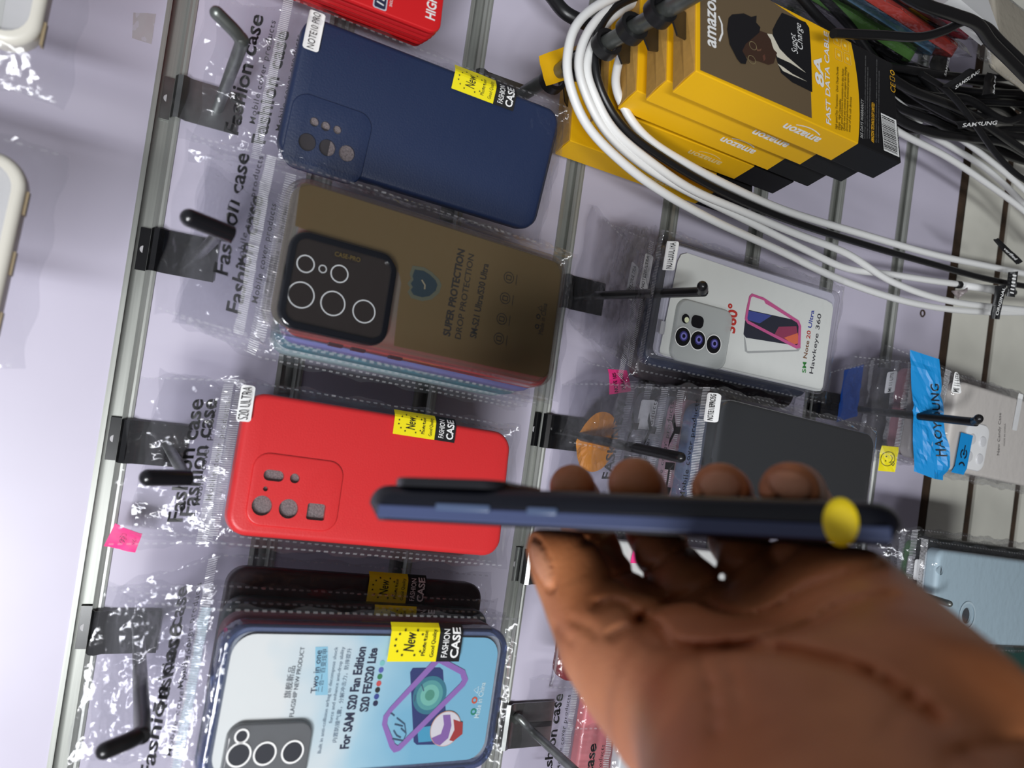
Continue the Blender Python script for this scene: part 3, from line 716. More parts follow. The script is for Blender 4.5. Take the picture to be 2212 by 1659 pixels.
for st, a, b, mt, bo, hh in [('旗舰新品', (1060, 865), (1085, 712), DINK, .0, None), ('FLAGSHIP NEW PRODUCT', (1076, 955), (1131, 620), DINK, .006, .0023), ('Two in one', (1188, 840), (1213, 635), BINK, .012, .0034),
        ('二合一百变炫甲', (1214, 835), (1240, 630), BINK, 0, None), ('Built in anti-collision airbag to decompose shock', (1208, 1130), (1290, 620), FINK, 0, .0020), ('force and enhance anti-drop ability', (1262, 985), (1322, 620), FINK, 0, .0020),
        ('内置防撞气囊，分解冲击力，防摔提升', (1282, 1078), (1355, 625), FINK, 0, None), ('For SAM S20 Fan Edition', (1340, 1108), (1425, 620), BINK, .036, .0050), ('S20 FE/S20 Lite', (1432, 930), (1480, 625), BINK, .036, .0048), ('Made in China', (1965, 960), (1998, 790), rgb_mat(214, 236, 240), .01, .0034)]:
    T.text(st, L7(*a), L7(*b), mt, hh, bo, conform=False, y=TB, name='card_print', parent=card)
for (x, y), cl in zip([(1470, 890), (1475, 858), (1480, 826), (1486, 795), (1491, 762), (1497, 730), (1503, 697)], [(24, 30, 70), (52, 70, 150), (20, 20, 26), (210, 80, 80), (50, 130, 80), (90, 96, 180), (130, 200, 200)]):
    c = L7(x, y); mesh('colour_dot', [(a, TB, b) for a, b in circ(c[0], c[1], .0015, 16)], [tuple(range(16))], rgb_mat(*cl), card, False)
def poly(s, zz, pts, mat, y, name='card_print', parent=None, hole=None, rnd=0):
    lp = [s.loc(*zz(*q), y) for q in pts]
    lps = [lp] + ([[s.loc(*zz(*q), y) for q in hole]] if hole else []); v, f = fill(lps)
    return mesh(name, [(a, y, b) for a, b in v], f, mat, parent or s.root, False)
pic = poly(T, z7, [(1640, 715), (1770, 712), (1785, 725), (1808, 1060), (1795, 1080), (1660, 1082), (1645, 1068), (1628, 735)], rgb_mat(38, 52, 112), TB, 'phone_picture', card)
for r, cl in ((.0105, (52, 120, 140)), (.0082, (88, 160, 160)), (.0058, (120, 190, 176)), (.003, (80, 150, 130))):
    c = L7(1730, 850); mesh('phone_picture', [(a, TB - .0001 - (0.0105 - r) * .01, b) for a, b in circ(c[0], c[1], r)], [tuple(range(28))], rgb_mat(*cl), pic, False)
poly(T, z7, [(1662, 1000), (1780, 985), (1790, 1060), (1668, 1070)], rgb_mat(70, 160, 196), TB - .0002, 'phone_picture', pic)
poly(T, z7, [(1760, 655), (1890, 725), (1906, 770), (1890, 800), (1580, 1110), (1550, 1120), (1530, 1095), (1493, 985), (1500, 945), (1530, 905)], rgb_mat(150, 108, 184), TB - .0003, 'frame_picture', card,
     [(1765, 690), (1868, 745), (1876, 775), (1866, 790), (1570, 1086), (1556, 1078), (1518, 985), (1522, 955), (1545, 920)])
c = L7(1805, 1010)
for r, cl, dy in ((.0098, (214, 160, 140), 4), (.0094, (226, 220, 226), 5)): mesh('inset_picture', [(a, TB - .0001 * dy, b) for a, b in circ(c[0], c[1], r, 36)], [tuple(range(36))], rgb_mat(*cl), card, False)
poly(T, z7, [(1730, 1050), (1775, 1030), (1790, 985), (1785, 940), (1820, 938), (1826, 990), (1810, 1050), (1770, 1085), (1745, 1075)], rgb_mat(140, 100, 170), TB - .0006, 'inset_picture', card)
poly(T, z7, [(1835, 960), (1880, 975), (1878, 1030), (1835, 1065), (1815, 1060), (1840, 1010)], rgb_mat(170, 50, 50), TB - .0006, 'inset_picture', card)
V, F = [], []
for q in [[(1555, 1020), (1570, 1045), (1590, 1055)], [(1560, 990), (1600, 1000)], [(1590, 1010), (1612, 1030)], [(1548, 1060), (1600, 1070), (1615, 1040), (1608, 990), (1570, 960)], [(1660, 850), (1655, 880)], [(1690, 800), (1700, 830)], [(1540, 935), (1560, 950)]]:
    V, F = merge((V, F), line2([L7(*a) for a in q], .0006))
mesh('outline_picture', [(a, TB - .0004, b) for a, b in V], F, rgb_mat(60, 90, 120), card, False)
for q, cl in (((1940, 930), (30, 140, 110)), ((1945, 875), (214, 90, 60))):
    c = L7(*q); v, f = fill([circ(c[0], c[1], .0020, 12), circ(c[0], c[1], .0010, 12)]); mesh('recycle_mark', [(a, TB, b) for a, b in v], f, rgb_mat(*cl), card, False)
c = L7(1955, 825); v, f = line2([(c[0] - .002, c[1] - .001), (c[0], c[1] + .0018), (c[0] + .002, c[1] - .001), (c[0] - .002, c[1] - .001)], .0004); mesh('recycle_mark', [(a, TB, b) for a, b in v], f, rgb_mat(220, 240, 244), card, False)
b = MB()
for i, (zz, l_) in enumerate([(-0.030, .010), (-0.045, .010), (-0.060, .014)]): b.box((-T.w / 2, 0.0035, zz), (0.0012, 0.003, l_))
b.build('rim_cutout', pbr('navy_block', srgb(30, 44, 86), 0.4), T.root, False)
T.bag(); T.zip(mat=film('zip_blue', tint=(.8, .9, .95), haze=.5, hazecol=(.62, .80, .88), base=.12, rough=.15)); T.header_print(wbig=.074, zb=.0235)
a, b = L7(1508, 678), L7(1850, 690); T.promo(a[0], T.w / 2 + 0.0025, a[1], b[1])
# ---------------- white card case on the middle hook
z16 = zf(1250, 440, 0.2939)
U = Pack('clear case with white card, pink-framed phone picture and three dark lenses', (0.0878, -0.1113, -0.4129), (-1.1, 1.5, -1.0), 0.083, 0.170, 0.011, (hx5, -0.066, T5.z - 0.002), seed=71, head=0.082)
def L16(x, y): return U.loc(*z16(x, y))
U.case(CLEAR, 0.007, 0.003, [rrect(0.0765, 0.1635, 0.005, 5)], wall=0.0022)
v, f = fill([rrect(0.079, 0.166, 0.006, 5)]); mesh('inner_tray', [(a, 0.005, b) for a, b in v], f, pbr('lilac_tray', srgb(196, 194, 208), 0.5), U.root, False)
WC = rgb_mat(226, 228, 222)
pts = [L16(*q) for q in [(745, 420), (770, 372), (815, 360), (1840, 710), (1880, 735), (1888, 770), (1812, 1350), (1795, 1378), (1760, 1380), (640, 1118), (612, 1100), (612, 1070)]]
v, f = fill([pts]); card = mesh('printed_card', [(a, 0.0024, b) for a, b in v], f, WC, U.root, False)
GB = clear('grey_block', (0.74, 0.76, 0.75), 0.4, (0.78, 0.80, 0.79))
k0 = L16(905, 965); v, f = slabmesh(0.044, 0.050, 0.003, 0.008, 0.0015, [], k0[0], k0[1], -0.0014); blk = weld(mesh('camera_block', v, f, GB, U.root))
LN = [pbr('lens_black', (0.01, 0.01, 0.012, 1), 0.12, coat=.6), rgb_mat(54, 50, 110), rgb_mat(120, 116, 190), rgb_mat(20, 18, 40)]
for x, y in [(755, 978), (866, 1005), (981, 1034)]:
    c = L16(x, y)
    for j, r in enumerate((.0066, .0036, .0026, .0014)): mesh('lens_print', [(a, -0.0016 - .0001 * j, b) for a, b in circ(c[0] + (.0006 if j else 0), c[1] - (.0006 if j else 0), r)], [tuple(range(28))], LN[j], blk, False)
    U.ring('lens_ring', c, .0071, .0006, WHITE, -0.00165, blk)
c = L16(776, 846); mesh('flash_print', [(a, -.0016, b) for a, b in circ(c[0], c[1], .0034)], [tuple(range(28))], LN[0], blk, False); mesh('flash_print', [(a, -.0017, b) for a, b in circ(c[0] - .0006, c[1] - .001, .0020)], [tuple(range(28))], rgb_mat(222, 226, 190), blk, False)
c = L16(863, 868); lp = rrect(.0088, .0110, .0036, 6, *c); mesh('sensor_print', [(a, -.0016, b) for a, b in lp], [tuple(range(len(lp)))], LN[0], blk, False)
REDI = rgb_mat(196, 52, 44)
for st, a, b, mt, bo, hh in [('SM', (1685, 1245), (1690, 1165), rgb_mat(56, 140, 62), .016, .0040), ('Note', (1692, 1140), (1712, 1010), rgb_mat(132, 96, 70), .016, .0040), ('20', (1715, 995), (1722, 935), rgb_mat(190, 62, 50), .016, .0040), ('Ultra', (1727, 915), (1747, 785), rgb_mat(52, 66, 160), .016, .0040), ('Hawkeye 360', (1738, 1252), (1800, 812), rgb_mat(54, 54, 60), .004, .0042), ('360°', (1160, 955), (1188, 745), REDI, .03, .0090)]:
    U.text(st, L16(*a), L16(*b), mt, hh, bo, conform=False, y=.0021, name='card_print', parent=card)
def pu(pts, mat, y, hole=None): return poly(U, z16, pts, mat, y, 'phone_picture', card, hole)
pu([(1215, 965), (1222, 1085), (1245, 1100), (1615, 1085), (1632, 1060), (1630, 1040), (1600, 1075), (1240, 1085), (1226, 1000)], rgb_mat(170, 172, 170), .0021)
pu([(1245, 780), (1600, 858), (1625, 880), (1632, 1035), (1605, 1045), (1230, 985), (1212, 960), (1225, 850)], rgb_mat(40, 42, 56), .0020)
pu([(1245, 785), (1420, 822), (1330, 880), (1228, 850)], rgb_mat(66, 78, 150), .0019); pu([(1600, 900), (1622, 1030), (1560, 1040), (1440, 960), (1470, 905)], rgb_mat(150, 60, 90), .0019); pu([(1610, 950), (1622, 1025), (1575, 1036), (1510, 985)], rgb_mat(226, 112, 80), .0018)
pu([(1275, 660), (1360, 690), (1620, 860), (1636, 900), (1630, 1060), (1600, 1066), (1240, 880), (1222, 850), (1232, 780), (1255, 680)], rgb_mat(206, 92, 146), .0017, [(1280, 682), (1365, 712), (1375, 735), (1420, 760), (1605, 875), (1616, 900), (1612, 1032), (1600, 1040), (1420, 950), (1245, 858), (1240, 840), (1252, 770), (1268, 690)])
U.bag(); U.zip(0.008)
a, b = L16(612, 478), L16(716, 285); U.label(((a[0], a[1]), (b[0], b[1])), 'NOTE20ULTRA', lift=.0016, h=.0036, bold=.012)
b = MB(); c = L16(585, 905); b.box((c[0], -0.0008, U.h / 2 - .003), (.009, .001, .004)); b.build('rim_cutout', rgb_mat(176, 176, 180), U.root, False)
# ---------------- glossy black case
z8 = zf(1150, 460, 0.48)
B = Pack('glossy black case in a clear bag, just above the fingertips', (-0.0176, -0.1485, -0.437), (3.3, 2.6, 1.9), 0.080, 0.167, 0.011, (T6.x - .001, -0.100, T6.z - .001), seed=89, head=0.078)
def L8(x, y): return B.loc(*z8(x, y))
B.case(pbr('gloss_case', (0.010, 0.013, 0.016, 1), 0.12, coat=1.0), 0.011, 0.003)
v, f = fill([rrect(0.076, 0.163, 0.009, 5)]); mesh('inner_tray', [(a, 0.005, b) for a, b in v], f, pbr('dark_tray', srgb(40, 48, 56), 0.5), B.root, False)
B.bag(film('bag_film_gloss', haze=0.03, refl=2.2, base=0.05, rough=0.05, bump=0.7, bscale=70)); B.zip(0.008)
a, b = L8(802, 938), L8(856, 815); B.label(((a[0], a[1]), (b[0], b[1])), 'NOTE11EPRO5G', lift=.0016, h=.0030)
B.header_print('H Y', 'Mobile cover products', zb=.026, zs=.0145, wbig=.056, hb=.0072, wsm=.066, hs=.0036)
# ------------------------------------------------------------------ packs behind the front ones
def corner_pos(px, py, d, rot, w_, h_, cx=1, cz=1):
    """centre of a pack whose front corner (cx right, cz top) is seen at a pixel, d in front of the wall"""
    return at(px, py, d) - rot3(*rot) @ Vector((cx * w_ / 2, 0, cz * h_ / 2))
def plain(label, px, py, d, rot, color, hook_pt=None, w_=.080, h_=.166, cx=1, cz=1, group=None, seed=5, head=.05, txt=True, promo=None, mat=None, lab=None, t=.010, rough=.4, nx=30, nz=80, zipmat=None, film_=None, big='Fashion case', margin=.007):
    p = Pack(label, corner_pos(px, py, d, rot, w_, h_, cx, cz), rot, w_, h_, t, hook_pt, group, seed, head=head, margin=margin)
    p.case(mat or rgb_mat(*color, rough=rough), 0.011, 0.003)
    v, f = fill([rrect(w_ - .004, h_ - .004, .009, 5)]); mesh('inner_tray', [(a, .006, b) for a, b in v], f, pbr('dim_tray', srgb(120, 118, 124), .6), p.root, False)
    p.bag(film_, nx, nz); p.zip(mat=zipmat, n=70)
    if txt: p.header_print(big)
    if promo: a, b = p.loc(*promo[0]), p.loc(*promo[1]); p.promo(a[0], a[0] + .026, a[1], b[1])
    return p
def rodp(x, z, d): return (x, -d, z)
g1 = 'packs on the bare steel hook'
plain('dark blue case pack hidden behind the navy blue case', 712, 60, 0.066, (-1, 2.3, -8), (30, 40, 70), (hx + .002, -.052, -.036), group=None, seed=101, head=.058)
plain('red case pack second on the hook of the smoky brown case', 612, 714, 0.118, (1.5, 3.0, 6.5), (196, 60, 66), (hx2, -.104, -.036), seed=102, w_=.081, h_=.168, cx=-1, txt=False)
plain('lavender blue case pack third on the hook of the smoky brown case', 604, 730, 0.100, (1, 3.0, 6), (120, 128, 190), (hx2, -.088, -.036), seed=103, w_=.081, h_=.166, cx=-1)
plain('teal case pack fourth on the hook of the smoky brown case', 592, 742, 0.082, (1, 3.0, 6), (74, 130, 142), (hx2, -.072, -.036), seed=104, w_=.081, h_=.166, cx=-1, txt=False)
plain('pale green grey case pack nearest the wall behind the smoky brown case', 584, 756, 0.060, (0, 2.6, 5), (150, 170, 170), (hx2, -.052, -.036), seed=105, w_=.080, h_=.164, cx=-1, txt=False)
p = plain('dark teal case pack with green-tinged sticker peeking out behind the red case', 560, 848, 0.066, (0, 3.0, 7), (24, 62, 64), (hx3, -.060, -.036), seed=106, w_=.079, h_=.166)
a, b = p.loc(875, 900), p.loc(952, 905); p.promo(p.w / 2 - .020, p.w / 2 + .003, a[1], b[1])
plain('dark red case pack nearest the wall behind the bright red case', 545, 878, 0.046, (0, 2.6, 3), (120, 24, 32), (hx3, -.042, -.036), seed=107, w_=.079, h_=.166, txt=False)
pk = plain('black and red case pack nearest the wall above the pale blue card case', 498, 1222, 0.070, (0, 2.5, 7), (44, 30, 34), (hx4 + .004, -.060, -.036), seed=108, promo=None, head=.062)
a, b = pk.loc(788, 1300), pk.loc(914, 1300); pk.promo(pk.loc(850, 1302)[0], pk.loc(850, 1238)[0], a[1], b[1])
mb = MB(); mb.box((pk.w / 2 - .020, -.0007, .01), (.006, .0008, .10)); mb.build('side_stripe', rgb_mat(170, 22, 32), pk.root, False)
pk = plain('dark green case pack between the black and red one and the pale blue one', 492, 1290, 0.092, (1, 2.5, 5), (18, 44, 44), (hx4 + .004, -.082, -.036), seed=109, head=.062, txt=False)
a, b = pk.loc(803, 1336), pk.loc(938, 1336); pk.promo(pk.loc(870, 1362)[0], pk.loc(870, 1308)[0], a[1], b[1])
plain('wine red case pack pressed behind the pale blue card case', 488, 1326, 0.118, (3, 2.5, 4), (110, 50, 64), (hx4 + .005, -.102, -.036), seed=110, head=.062, txt=False)
# small labels on the headers of the last hook
# middle row
pa = plain('clear dark-backed case pack second on the ball-ended hook', 1432, 545, 0.092, (0, 1.5, -2), (52, 60, 84), (hx5, -.052, T5.z - .002), seed=111, w_=.081, h_=.168, head=.082, txt=False)
pa.label(((pa.w / 2 - .030, pa.h / 2 + .004), (pa.w / 2 - .004, pa.h / 2 + .013)), 'NOTE20ULTRA', h=.0036)
pb = plain('grey brown case pack third on the ball-ended hook', 1415, 585, 0.072, (0, 1.5, -4), (84, 76, 78), (hx5, -.038, T5.z - .002), seed=112, w_=.081, h_=.168, head=.080, txt=False)
pb.label(((pb.w / 2 - .030, pb.h / 2 + .012), (pb.w / 2 - .004, pb.h / 2 + .021)), 'NOTE20ULTRA', h=.0036)
HB = [(.130, (70, 92, 130), 'H Y', 'blue grey case pack with black letters, second on the fingertip hook'), (.108, (206, 160, 176), 'H Y', 'pink case pack third on the fingertip hook'), (.088, (190, 190, 196), None, 'pale grey case pack fourth on the fingertip hook'), (.064, (170, 168, 172), 'FASKINEW', 'case pack with orange header nearest the wall on the fingertip hook')]
for i, (dd, cl, big, lb) in enumerate(HB):
    pk = plain(lb, 1540 - 36 * (i + 1), 858 + (4 - i) * 2 - 6 * i, dd, (2, 2.6, 1 - 1.5 * i), cl, (T6.x - .001, -(dd - .044), T6.z - .001), seed=120 + i, head=.074, txt=False)
    if big == 'H Y': pk.header_print('H Y', 'Mobile cover products', zb=.026, zs=.0145, wbig=.056, hb=.0072, wsm=.066)
    if i == 2: pk.label(((.012, pk.h / 2 + .002), (.034, pk.h / 2 + .013)), None)
    if big == 'FASKINEW':
        v, f = fill([circ(-.002, pk.h / 2 + .034, .019, 40)]); me_ = [q for q in v]
        v = [(-.002 + .024 * r_ * math.cos(2 * math.pi * k / 40), pk.h / 2 + .030 + .017 * r_ * math.sin(2 * math.pi * k / 40)) for r_ in (.02, .25, .5, .75, 1) for k in range(40)]
        f = [(j * 40 + k, j * 40 + (k + 1) % 40, j * 40 + 40 + (k + 1) % 40, j * 40 + 40 + k) for j in range(4) for k in range(40)]
        pk.deco('orange_header_panel', v, f, rgb_mat(250, 158, 16), .0006)
        pk.header_print('FASKINEW', None, zb=.012, wbig=.062, hb=.0075)
    if i == 1: pk.header_print('', None) if False else None
pk = Pack('empty clear bag with pink price note between the white and black cases', at(1330, 885, .052), (0, 2, 0), .05, .03, .003, None, seed=131, head=.02)
pk.bag(nx=20, nz=30)
v, f = pk.grid2([pk.loc(1312, 852), pk.loc(1312, 797), pk.loc(1352, 800), pk.loc(1360, 845)], 6, 6)
PINK = pbr('pink_paper', srgb(250, 60, 140), 0.6)
o = pk.deco('price_note', v, f, PINK, .0012); pk.text('NOTE 10S', pk.loc(1330, 846), pk.loc(1326, 805), INK, .0035, lift=.0018, parent=o); pk.text('XIAOMI', pk.loc(1346, 842), pk.loc(1342, 806), INK, .0035, lift=.0018, parent=o)
# ------------------------------------------------------------------ right-hand hook: white candy case and others
p9 = Vector((hx9, 0, T9.z - .003))
K = Pack('off-white soft case behind a bright blue header band', corner_pos(2073, 821, .112, (0, 2.5, -2), .080, .166), (0, 2.5, -2), .080, .166, .011, (p9.x, -.098, p9.z), seed=141, head=.07)
CAN = rgb_mat(214, 208, 200, .45)
K.case(CAN, .012, .0035)
c = K.loc(2105, 965); v, f = slabmesh(.043, .034, .0018, .009, .0012, [], c[0], c[1], -.0014); pl = weld(mesh('camera_plateau', v, f, rgb_mat(226, 226, 226, .35), K.root))
for dx, dz in ((-.010, .008), (-.010, -.008), (.006, .008), (.006, -.008)):
    v, f = slabmesh(.010, .010, .0012, .005, .0010, [], c[0] + dx, c[1] + dz, -.0024); weld(mesh('lens_dome', v, f, rgb_mat(206, 206, 208, .3), pl))
K.text('New Candy Case', K.loc(2158, 983), K.loc(2162, 892), rgb_mat(120, 116, 112), .0038, conform=False, y=-.0004, name='card_print'); K.text('MADE IN CHINA', K.loc(2170, 963), K.loc(2172, 915), rgb_mat(140, 136, 132), .0022, conform=False, y=-.0004, name='card_print')
c = K.loc(2197, 890); v, f = fill([rrect(.035, .008, .001, 3, c[0], c[1])]); mesh('raised_logo', [(a, -.0006, b) for a, b in v], f, WHITE, K.root, False)
K.bag(); K.zip()
BLUE = rgb_mat(24, 140, 208, .4)
g = [K.lh(2030, 1036), K.lh(2046, 787), K.lh(1978, 778), K.lh(1950, 1022)]
v, f = K.grid2(g, 24, 10); o = K.deco('blue_header_band', v, f, BLUE, .0007); o['label'] = 'bright blue band with white edges'
K.text('HAOYOUNG', K.lh(2026, 982), K.lh(2034, 838), INK, .0080, .012, spacing=1.15, lift=.0013, parent=o)
for q in ([K.lh(2037, 1036), K.lh(2036, 1038)],): pass
a = K.loc(2054, 1020); b = K.loc(2096, 940); v, f = K.grid2([(a[0], b[1]), (b[0], b[1]), (b[0], a[1]), (a[0], a[1])], 6, 6); o = K.deco('blue_sticker', v, f, BLUE, .0012)
cx_, cz_ = (a[0] + b[0]) / 2, (a[1] + b[1]) / 2
V, F = merge(line2([(cx_ + .0042 * math.cos(t), cz_ + .0042 * math.sin(t)) for t in np.linspace(0.5, 2.6, 10)], .0014), line2([(cx_ + .0042 * math.cos(t), cz_ + .0042 * math.sin(t)) for t in np.linspace(3.6, 5.8, 10)], .0014), fill([circ(cx_, cz_, .0012)]), line2([(cx_ - .012 + .0042 * math.cos(t), cz_ + .0042 * math.sin(t)) for t in np.linspace(-1.2, 1.2, 8)], .0015), line2([(cx_ + .001, cz_), (cx_ + .008, cz_)], .0012))
K.deco('sticker_mark', V, F, INK, .0017, parent=o)
a, b = K.loc(2060, 848), K.loc(2077, 806); K.label(((a[0], a[1]), (b[0], b[1])), 'MI 11 LITE', h=.0036)
def smiley(pk, x0, x1, z0, z1, lift=.0012, hand=True):
    v, f = pk.grid2([(x0, z0), (x1, z0), (x1, z1), (x0, z1)], 6, 6); o = pk.deco('smiley_sticker', v, f, YEL, lift); o['label'] = 'yellow sticker with a round smiling face'
    cx, cz = (x0 + x1) / 2, (z0 + z1) / 2 + (z1 - z0) * .04; r = min(x1 - x0, z1 - z0) * .40
    V, F = merge(fill([circ(cx, cz, r, 36), circ(cx, cz, r * .92, 36)]), line2([(cx + r * .55 * math.cos(t), cz - r * .05 + r * .55 * math.sin(t)) for t in np.linspace(3.5, 5.9, 12)], r * .08), fill([circ(cx - r * .3, cz + r * .25, r * .1, 12)]), fill([circ(cx + r * .3, cz + r * .25, r * .1, 12)]))
    if hand: V, F = merge((V, F), line2([(cx - r * .9, cz - r * .9), (cx - r * .5, cz - r * .5), (cx - r * .3, cz - r * .8), (cx - r * .55, cz - r * 1.05), (cx - r * .9, cz - r * .9)], r * .08))
    pk.deco('black_print', V, F, INK, lift + .0004, parent=o); return o
pk = plain('clear pack with yellow smiling face sticker behind the blue header band', 1992, 800, .085, (0, 2, -1), (196, 190, 186), (p9.x, -.078, p9.z), seed=142, txt=False, film_=None, head=.066)
a, b = pk.lh(1905, 1014), pk.lh(1946, 966); smiley(pk, a[0], b[0], min(a[1], b[1]), max(a[1], b[1]))
pk = plain('pink case pack third on the hook with the blue header band', 1960, 792, .064, (0, 2, 0), (196, 140, 148), (p9.x, -.058, p9.z), seed=143, txt=False, head=.066)
pk.label(((.016, pk.h / 2 + .010), (.036, pk.h / 2 + .022)), 'MI 11 LITE', h=.004)
pk = plain('case pack with deep blue header nearest the wall on the hook of the blue band', 1905, 790, .040, (0, 2, 0), (96, 92, 96), (p9.x, -.036, p9.z), seed=144, txt=False, head=.066)
v, f = pk.grid2([(-.006, pk.h / 2 + .022), (.044, pk.h / 2 + .022), (.044, pk.h / 2 + .048), (-.006, pk.h / 2 + .048)], 20, 8); o = pk.deco('blue_header_band', v, f, rgb_mat(16, 72, 158, .4), .0007)
# ------------------------------------------------------------------ ice blue case and its neighbours by the wrist
I = Pack('ice blue hard case with a round hole in its corner, above the wrist', corner_pos(2030, 1186, .128, (2, 2.5, 3), .079, .164), (2, 2.5, 3), .079, .164, .012, (T10.x + .002, -.105, T10.z), seed=151, head=.05)
ICE = rgb_mat(178, 200, 210, .4)
c0 = I.loc(2032, 1232); c1 = I.loc(2088, 1330)
I.case(ICE, .009, .004, [circ(c0[0], c0[1], .0040), circ(c1[0], c1[1], .0070)], foam=pbr('dark_foam', srgb(60, 62, 66), .9))
I.ring('camera_ring', c1, .0125, .0020, rgb_mat(196, 216, 224, .3), -.0008); I.bag(nx=30, nz=80); I.zip()
pk = plain('leaf green case pack just right of the held phone case end', 1975, 1168, .092, (1, 2, 1), (74, 150, 70), (T10.x + .002, -.085, T10.z), seed=152, head=.06)
pk.label(((.010, pk.h / 2 - .004), (.026, pk.h / 2 + .004)), 'REAL ME', h=.003)
pk = plain('dark case pack between the green one and the ice blue one', 2005, 1160, .110, (1, 2, 2), (30, 36, 34), (T10.x + .002, -.095, T10.z), seed=153, head=.055, txt=False)
pk.label(((.002, pk.h / 2 - .002), (.020, pk.h / 2 + .008)), 'REDMI', h=.003)
plain('grey case pack in a cloudy bag at the frame edge beside the wrist', 2130, 1385, .060, (0, 2, 0), (150, 150, 146), None, seed=154, head=.03, txt=False)
plain('dark teal case pack at the frame edge below the ice blue case', 2165, 1398, .080, (0, 2, 2), (30, 74, 66), None, seed=155, head=.03, txt=False)
# ------------------------------------------------------------------ packs behind the hand
pk = plain('case pack with smiling face sticker and cloudy bag on the hook behind the thumb', 1240, 1240, .050, (0, 2.4, 2), (120, 40, 44), (hx7, -.045, -.336), seed=161, head=.068, txt=False)
a, b = pk.lh(1131, 1372), pk.lh(1163, 1320); smiley(pk, a[0], b[0], min(a[1], b[1]), max(a[1], b[1]))
pk = plain('case pack with cream paper header, second on the hook behind the thumb', 1275, 1160, .074, (0, 2.4, 3), (225, 225, 220), (hx7, -.068, -.336), seed=162, head=.066, txt=False)
v, f = pk.grid2([(-.046, pk.h / 2 + .004), (-.006, pk.h / 2 + .004), (-.006, pk.h / 2 + .036), (-.046, pk.h / 2 + .036)], 12, 8); pk.deco('paper_header', v, f, rgb_mat(222, 222, 212), .0006)
smiley(pk, -.048, -.030, pk.h / 2 + .004, pk.h / 2 + .020, .0014)
v, f = pk.grid2([pk.loc(1357, 1215), pk.loc(1366, 1178), pk.loc(1380, 1182), pk.loc(1374, 1215)], 3, 3); pk.deco('price_note', v, f, PINK, .0012)
pk = plain('pink translucent case pack on the zinc wire hook at the bottom edge', 1272, 1484, .026, (0, 2.4, 2), (226, 130, 134), None, seed=163, head=.05); 
pk = plain('clear case pack in front of the pink one at the bottom edge', 1345, 1590, .052, (0, 2.4, 3), (206, 208, 210), None, seed=164, head=.052)
# ------------------------------------------------------------------ top right bundle
for i, (px, py, d, rot, cl, lb) in enumerate([(1992, 112, .110, (4, 6, 62), (70, 110, 50), 'green case pack lowest in the bundle above the black cables'), (2040, 96, .128, (4, 6, 62), (96, 140, 170), 'pale blue case pack second in the bundle above the black cables'), (2085, 100, .146, (4, 6, 62), (176, 60, 50), 'red case pack in the bundle above the black cables, yellow sticker on it'), (2120, 60, .165, (4, 6, 62), (150, 40, 60), 'dark pink case pack at the front of the bundle above the black cables')]):
    pk = plain(lb, px, py, d, rot, cl, None, seed=171 + i, head=.03, txt=False, cx=-1, cz=-1)
    if i >= 2: pk.promo(-.040, -.020, -.020, -.052)
wb = MB(); R_ = rot3(3, 8, 25).to_4x4(); wb.box((0, 0, 0), (.045, .014, .055), Matrix.Translation(at(2078, 2, .17)) @ R_)
tag(wb.build('carton', rgb_mat(222, 222, 222), None, False), 'white carton at the top edge above the bundle of coloured packs', 'box')
plain('clear case in a cloudy beige bag in the top corner', 2160, 130, .13, (2, 4, 14), (190, 182, 164), None, seed=176, head=.03, txt=False, cx=-1, cz=1)
# ------------------------------------------------------------------ cases hanging in from above (far left of the photo)
IV = rgb_mat(226, 222, 208, .35); IVC = clear('ivory_clear', (.90, .90, .86), .5, (.84, .85, .82))
for (px, py, cx, d, lb, sd, mg) in ((78, 116, -1, .150, 'clear ivory-rimmed case in a crinkled bag, hanging in the top left corner', 181, .018), (70, 345, 1, .158, 'ivory-rimmed clear case with square side cut-outs at the left edge of the photo', 182, .008)):
    rot = (-2, 2.5, 2 if cx > 0 else -3)
    p = Pack(lb, corner_pos(px, py, d, rot, .08, .166, cx, -1), rot, .08, .166, .012, None, seed=sd, head=.03, margin=mg, bottom=.012 if cx > 0 else .014)
    p.case(IV, .013, .0035, [rrect(.070, .156, .010, 6)]); v, f = fill([rrect(.073, .159, .011, 6)]); mesh('clear_back', [(a, .003, b) for a, b in v], f, IVC, p.root, False)
    b = MB()
    for k in range(3):
        bb = MB(); bb.box((-.030 + .026 * k, .006, -.0834), (.010, .005, .0012)); bb.build('side_cutout', rgb_mat(150, 132, 100), p.root, False)
    p.bag(nx=40, nz=90)
